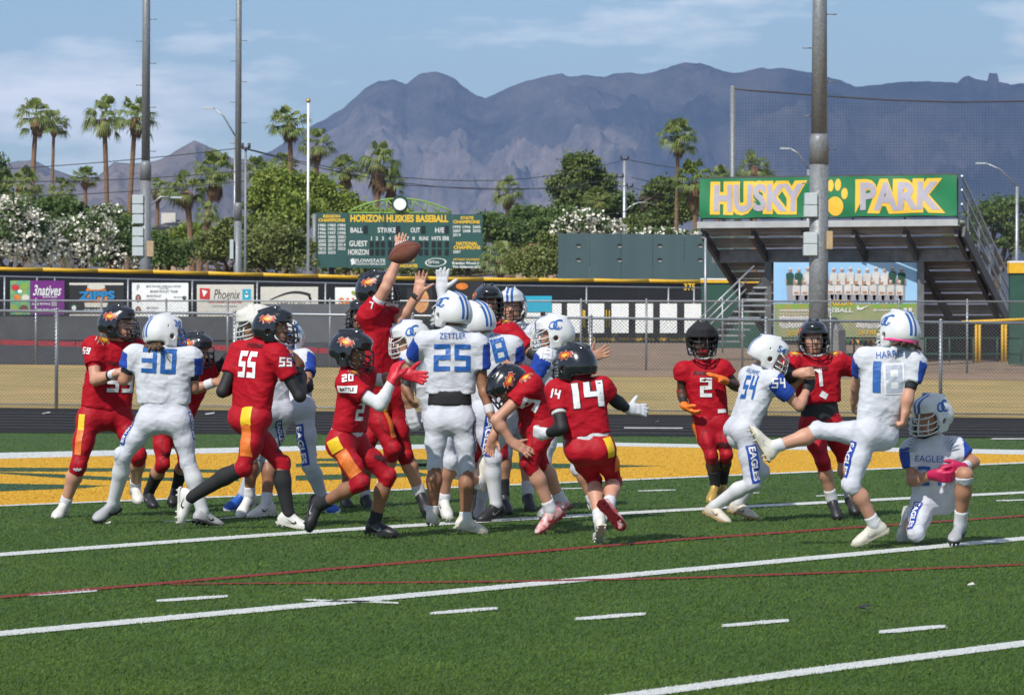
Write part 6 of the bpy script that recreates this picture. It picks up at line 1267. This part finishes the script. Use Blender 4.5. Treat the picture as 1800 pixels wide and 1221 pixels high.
player('red player in dark visored helmet with one arm stretched right', 'r', 26.3, (858, 529, .0), (862, 566, 0), (896, 588, -.05), (828, 584, .05), [(955, 636, -.18), (1036, 630, -.10), (1062, 619, -.10)], [(820, 640, -.05), (835, 680, -.12)], [(872, 712, 0), (836, 712, 0)], [(880, 800, 0), (885, 868, .0), (890, 890, -.1)], [(838, 800, 0), (835, 868, 0), (830, 890, -.1)], (.18, -.95, -.12), 1.08, 'tan', shoes='black', socks=('b', .4), hands=('open', 'relaxed'), handdir=((0, -1, .1), None), sleeves=((.6, 1.22, M_slb), None), marks=[('flame', 890, 565, 0, .06)], pmarks=[('blot', 846, 715, 0, .09, 0, M_spy)])
player('white player facing forward behind the pile with face mask visible', 'w', 26.9, (899, 535, .0), (902, 570, 0), (940, 592, .0), (868, 592, .0), [(955, 640, -.1), (930, 660, -.2)], [(862, 640, -.1), (880, 660, -.2)], [(922, 705, 0), (888, 705, 0)], [(925, 795, 0), (928, 865, 0), (932, 888, -.1)], [(888, 795, 0), (885, 865, 0), (880, 888, -.1)], (-.10, -1, -.08), 1.08, 'light', mask=M_mask_b, shoes='black', socks=('w', .3), marks=[('EAGLES', 908, 612, 0, .035, dict(w=.2, b=0)), ('wing', 935, 585, 0, .12, dict(sx=1))])
player('white player number 19 leaning left with blue shoulders', 'w', 25.0, (972, 583, .0), (978, 616, .02), (958, 634, -.13), (1002, 638, .14), [(935, 672, -.10), (912, 655, .05), (900, 648, .06)], [(985, 690, .2), (960, 680, .2)], [(966, 736, -.04), (1000, 738, .06)], [(955, 815, -.05), (975, 878, .05), (945, 908, -.1)], [(1020, 822, .05), (1042, 878, .05), (1062, 914, -.08)], (-.92, -.12, -.12), 1.05, 'tan', mask=M_mask_w, shoes='white', socks=('w', .2), sleeve_len=.7, marks=[('19', 960, 620, .1, .085, dict(b=.0, m=M_num_w))])
player('red player number 9 doubled over reaching toward the turf', 'r', 23.6, (889, 676, -.06), (914, 674, -.02), (922, 664, .14), (935, 678, -.15), [(880, 735, .10), (868, 765, .05), (862, 785, .05)], [(872, 738, -.18), (901, 778, -.16), (922, 790, -.16)], [(936, 745, .08), (958, 750, -.06)], [(950, 812, .14), (985, 878, .22), (968, 912, .10)], [(931, 815, -.08), (968, 896, -.02), (945, 934, -.06)], (-.45, -.25, -.86), 1.0, 'light', shoes='redw', socks=('w', .2), hands=('relaxed', 'open'), handdir=(None, (.2, .6, -.6)), helup=(-.6, -.35, .5), sleeve_len=.5,
       marks=[('9', 950, 655, -.9, .085, dict(b=.0)), ('flame', 925, 663, -.6, .05), ('9', 930, 708, -1.0, .14, dict(b=.02))])
player('red player number 14 running away with black arm sleeves', 'r', 22.4, (1010, 637, .02), (1016, 668, 0), (977, 690, .0), (1060, 684, .0), [(988, 752, -.10), (962, 762, .02), (945, 760, .06)], [(1082, 704, .06), (1103, 718, .14), (1128, 720, .18)], [(1014, 790, 0), (1060, 787, 0)], [(1044, 842, .22), (1054, 914, .0), (1052, 946, .10)], [(1080, 846, .20), (1070, 888, -.10), (1100, 934, -.16)], (-.72, .66, -.08), .95, 'light', shoes=('white', 'redw'), socks=('w', .22), gloves=(M_sockw, M_sockw), hands=('grip', 'open'), sleeves=((.62, 1.9, M_slb), (.35, 1.95, M_slb)), undershirt=(M_sockw, 0.035), hem=0.15,
       bands=[(1, .35, .62, .056, M_sockw)], marks=[('14', 1034, 693, -.10, .165, dict(w=.20, b=.02, o=M_dk)), ('14', 977, 692, .2, .06, dict(b=0)), ('JOHNSON', 1022, 666, -.1, .025, dict(m=M_dk, w=.15))], pmarks=[('stripe', 1073, 785, -.25, .13, .06, M_spy), ('stripe', 1085, 812, -.35, .12, .05, M_spo)])
orange = mat('orange glove', (.80, .17, .015), .5)
player('red player number 2 in padded black helmet with orange gloves', 'r', 27.0, (1234, 598, 0), (1234, 637, .02), (1271, 650, .0), (1200, 654, .0), [(1296, 680, .02), (1272, 668, -.18), (1255, 660, -.22)], [(1198, 690, .02), (1204, 714, -.10), (1219, 724, -.14)], [(1268, 743, 0), (1234, 743, 0)], [(1277, 800, -.05), (1270, 846, .12), (1272, 882, .05)], [(1251, 803, -.10), (1257, 850, .0), (1246, 884, -.12)], (0.02, -1, -.08), .94, 'dark', guard=M_jr, hel='pb', shoes='gold', socks=('b', .5), gloves=(orange, orange), hands=('open', 'relaxed'), sleeve_len=.42, bands=[(-1, 1.30, 1.78, .036, M_slb), (-1, .86, .99, .044, M_jr), (1, 1.12, 1.24, .042, M_jr)], strap='w',
       hem=0.09, marks=[('2', 1241, 681, .0, .15, dict(b=.03, o=M_dk)), ('FIREBIRDS', 1238, 656, .02, .03, dict(m=M_dk, w=.17)), ('rect', 1269, 722, -.05, .03, dict(w=.07, m=M_num_w))], pmarks=[('stripe', 1223, 762, -.15, .2, .04, M_spo), ('blot', 1271, 782, 0, .06, 0)])
player('white player number 54 driving his arms into a red player', 'w', 25.3, (1353, 620, 0), (1338, 648, .02), (1316, 664, .14), (1360, 672, -.14), [(1380, 690, .15), (1405, 668, .12)], [(1405, 714, -.12), (1419, 684, .0), (1425, 668, .04)], [(1296, 752, .09), (1312, 756, -.09)], [(1338, 830, .10), (1298, 884, .16), (1325, 904, .10)], [(1320, 850, -.12), (1256, 889, .02), (1277, 911, -.05)], (.84, .12, -.40), .98, 'light', helnum='54', shoes='tan', socks=('w', .98), gloves=(None, M_slb), hands=('relaxed', 'fist'), hem=-0.02, undershirt=(M_sockw, .10), mask=M_mask_w, sleeve_len=.62, marks=[('54', 1317, 680, .15, .18, dict(w=.15, b=.0)), ('WILLIAMS', 1322, 652, .35, .035, dict(w=.16, b=0)), ('54', 1369, 673, .0, .07, dict(m=M_num_w, b=.0))], pmarks=[('eagles', 1326, 815, -.17, .28, .085)])
player('red player in black undershirt with arms spread behind number 54', 'r', 25.7, (1430, 592, 0), (1432, 629, .02), (1476, 640, .02), (1392, 640, -.05), [(1524, 656, .10), (1560, 680, .2)], [(1386, 664, -.28), (1404, 656, -.42), (1418, 654, -.45)], [(1462, 746, .03), (1424, 748, 0)], [(1484, 806, .12), (1494, 868, .15), (1502, 892, .05)], [(1447, 812, -.10), (1462, 876, .0), (1472, 906, -.12)], (.06, -1, -.06), 1.02, 'light', shoes='black', socks=('w', .26), sleeves=((.35, 1.95, M_slb), (.35, 1.95, M_slb)), hands=('relaxed', 'fist'), undershirt=(M_slb, 0.2), hem=0.22, strap='w', hair=(None, 9, .10), marks=[('7', 1436, 664, -.1, .13, dict(b=.02)), ('FIREBIRDS', 1434, 647, 0, .03, dict(m=M_dk, w=.18)), ('flame', 1397, 622, .1, .055), ('flame', 1466, 622, -.1, .055), ('rect', 1448, 694, .5, .045, dict(w=.06, m=M_num_w))])
player('white player number 18 kicking with one leg swung high', 'w', 22.1, (1579, 580, .02), (1572, 613, 0), (1519, 634, .02), (1608, 642, -.02), [(1508, 672, .22), (1502, 700, .36)], [(1596, 697, -.06), (1592, 722, -.06), (1589, 738, -.06)], [(1523, 757, -.03), (1556, 764, .05)], [(1497, 852, -.07), (1537, 921, 0), (1500, 955, .02)], [(1437, 757, .05), (1360, 785, .02), (1322, 751, .02)], (-.52, .83, -.12), 1.0, 'light', shoes='bone', socks=('w', .22), hands=('relaxed', 'fist'), sleeves=(None, (.35, .78, M_slb)), sleeve_len=.55, hem=0.06, hair=(None, 9, .06), rim=M_pink,
       marks=[('1', 1541, 662, .02, .20, dict(b=.03, w=.05)), ('rect', 1572, 666, -.03, .20, dict(w=.135, m=M_num_w)), ('8', 1572, 666, -.03, .18, dict(b=.01, w=.11, m=mat('pale blue grey print', (.42, .47, .56), .6))), ('HARRIS', 1563, 622, -.12, .042, dict(w=.17, b=0))], pmarks=[('eagles', 1490, 806, .28, .24, .075)])
player('white player kneeling on one knee with pink gloves', 'w', 22.5, (1636, 726, -.06), (1637, 770, 0), (1682, 792, .02), (1602, 794, -.02), [(1712, 812, -.02), (1690, 822, -.20), (1665, 828, -.28)], [(1604, 844, -.05), (1642, 834, -.22), (1662, 838, -.27)], [(1664, 876, .08), (1624, 880, .02)], [(1697, 834, -.28), (1688, 920, -.12), (1674, 950, -.26)], [(1610, 938, -.14), (1597, 910, .22), (1588, 944, .28)], (-.72, -.60, -.22), 1.0, 'tan', mask=M_mask_w, shoes=('grey', 'white'), socks=('w', .28), gloves=(mat('pink glove', (.46, .008, .075), .5), MATS['pink glove']), hands=('grip', 'grip'), sleeves=(None, None), bands=[(1, 1.35, 1.85, .035, M_sockw), (1, 1.22, 1.35, .039, M_slb)], sleeve_len=.6,
       marks=[('EAGLES', 1634, 806, .02, .04, dict(w=.19, b=0)), ('21', 1634, 836, .02, .13, dict(b=.01)), ('wing', 1665, 780, .0, .13, dict(sx=1)), ('wing', 1610, 782, .0, .12, dict(sx=-1))], pmarks=[('eagles', 1606, 905, .05, .2, .06)])
# pink rubber rim on the kicker's helmet is part of the back pad
# ------------------------------------------------------------------ football in the air
bc = P(711.5, 443.5, 24.4); bx = (P(741, 431, 24.4) - P(683, 456, 24.4)).normalized(); bu = Vector((0, 0, 1)); by = bx.cross(bu).normalized(); bu = by.cross(bx)
Rb = np.array([[bx.x, by.x, bu.x], [bx.y, by.y, bu.y], [bx.z, by.z, bu.z]]); hl, hr_ = .128, .080
ball = thing('football', tuple(bc), 'brown leather football flying in front of the raised hand', 'football')
mb = MB(); pts = []; rad = []
for i in range(15): t = -1 + 2 * i / 14; pts.append(bc + bx * hl * t); rad.append(max(.004, hr_ * (1 - abs(t) ** 1.9) ** .82))
mb.tube(pts, rad, 28); mb.build('skin', mat('brown leather', (.19, .055, .03), .45, var=.12, vscale=40, bump=.5, bscale=450), ball)
M_lace = mat('ball seam', (.06, .02, .012), .6)
for a in (0.35, 0.35 + math.pi/2, .35 + math.pi, .35 + 1.5 * math.pi):
    mb = MB(); dirn = bu * math.sin(a - .9) - by * math.cos(a - .9); mb.tube([p + dirn * (r + .0003) for p, r in list(zip(pts, rad))[1:-1]], .0018, 5); mb.build('seam', M_lace, ball)
mb = MB(); dirn = bu * math.cos(.4) + by * math.sin(.4)
for k in range(7): c = bc + bx * (-.04 + .0133 * k) + dirn * (hr_ + .001); s_ = dirn.cross(bx); mb.tube([c - s_ * .014, c + dirn * .002, c + s_ * .014], .003, 5)
mb.build('laces', M_num_w, ball)
# ------------------------------------------------------------------ clouds drifting over the range; their shadows lie on the slopes
M_cloud = mat('cloud white', (.8, .8, .82), 1.0, spec=0.0)
t = M_cloud.node_tree; tr_ = N(t, 'ShaderNodeBsdfTransparent'); ms_ = N(t, 'ShaderNodeMixShader'); ms_.inputs[0].default_value = .60       # thin cloud lets part of the sun through
t.links.new(t.nodes['Principled BSDF'].outputs[0], ms_.inputs[1]); t.links.new(tr_.outputs[0], ms_.inputs[2]); t.links.new(ms_.outputs[0], t.nodes['Material Output'].inputs[0])
CLD = [((500, 8650), (1100, 620)), ((1000, 6300), (560, 1100)), ((1900, 7000), (800, 1300)), ((1000, 7700), (700, 700))]
for i, (c, rr_) in enumerate(CLD):
    zc = 2600.0; off = (zc - 350) / math.tan(SUN_EL); cc = Vector((c[0] + off * math.sin(SUN_AZ), c[1] + off * math.cos(SUN_AZ), zc)); V = []; nu, nv = 40, 16
    for j in range(nv + 1):
        th = math.pi * j / nv
        for k in range(nu):
            ph = 2 * math.pi * k / nu; d = Vector((math.sin(th) * math.cos(ph), math.sin(th) * math.sin(ph), math.cos(th))); n_ = 1 + .45 * mnoise.fractal(d * 2.2 + Vector((i * 7, 0, 0)), .8, 2.1, 5)
            V.append((cc.x + d.x * rr_[0] * n_, cc.y + d.y * rr_[1] * n_, cc.z + d.z * (260 if d.z > 0 else 90) * n_))
    Fc = [(j*nu+k, j*nu+(k+1) % nu, (j+1)*nu+(k+1) % nu, (j+1)*nu+k) for j in range(nv) for k in range(nu)]
    link('cloud', np_mesh('cloud', np.array(V), np.array(Fc)[:, ::-1]), M_cloud, kind='structure')
# ------------------------------------------------------------------ haze: the air between here and the mountains
hz = bpy.data.materials.new('haze air'); hz.use_nodes = True; t = hz.node_tree; t.nodes.clear()
pv = N(t, 'ShaderNodeVolumePrincipled'); pv.inputs['Color'].default_value = (.36, .57, 1.0, 1); pv.inputs['Density'].default_value = 0.000088; pv.inputs['Anisotropy'].default_value = .1
om = N(t, 'ShaderNodeOutputMaterial'); t.links.new(pv.outputs[0], om.inputs['Volume'])
mb = MB(); mb.box((0, 5400, 400), (9000, 12600, 830)); mb.build('haze', hz, label='pale blue desert air between field and mountains', cat='haze', kind='stuff')
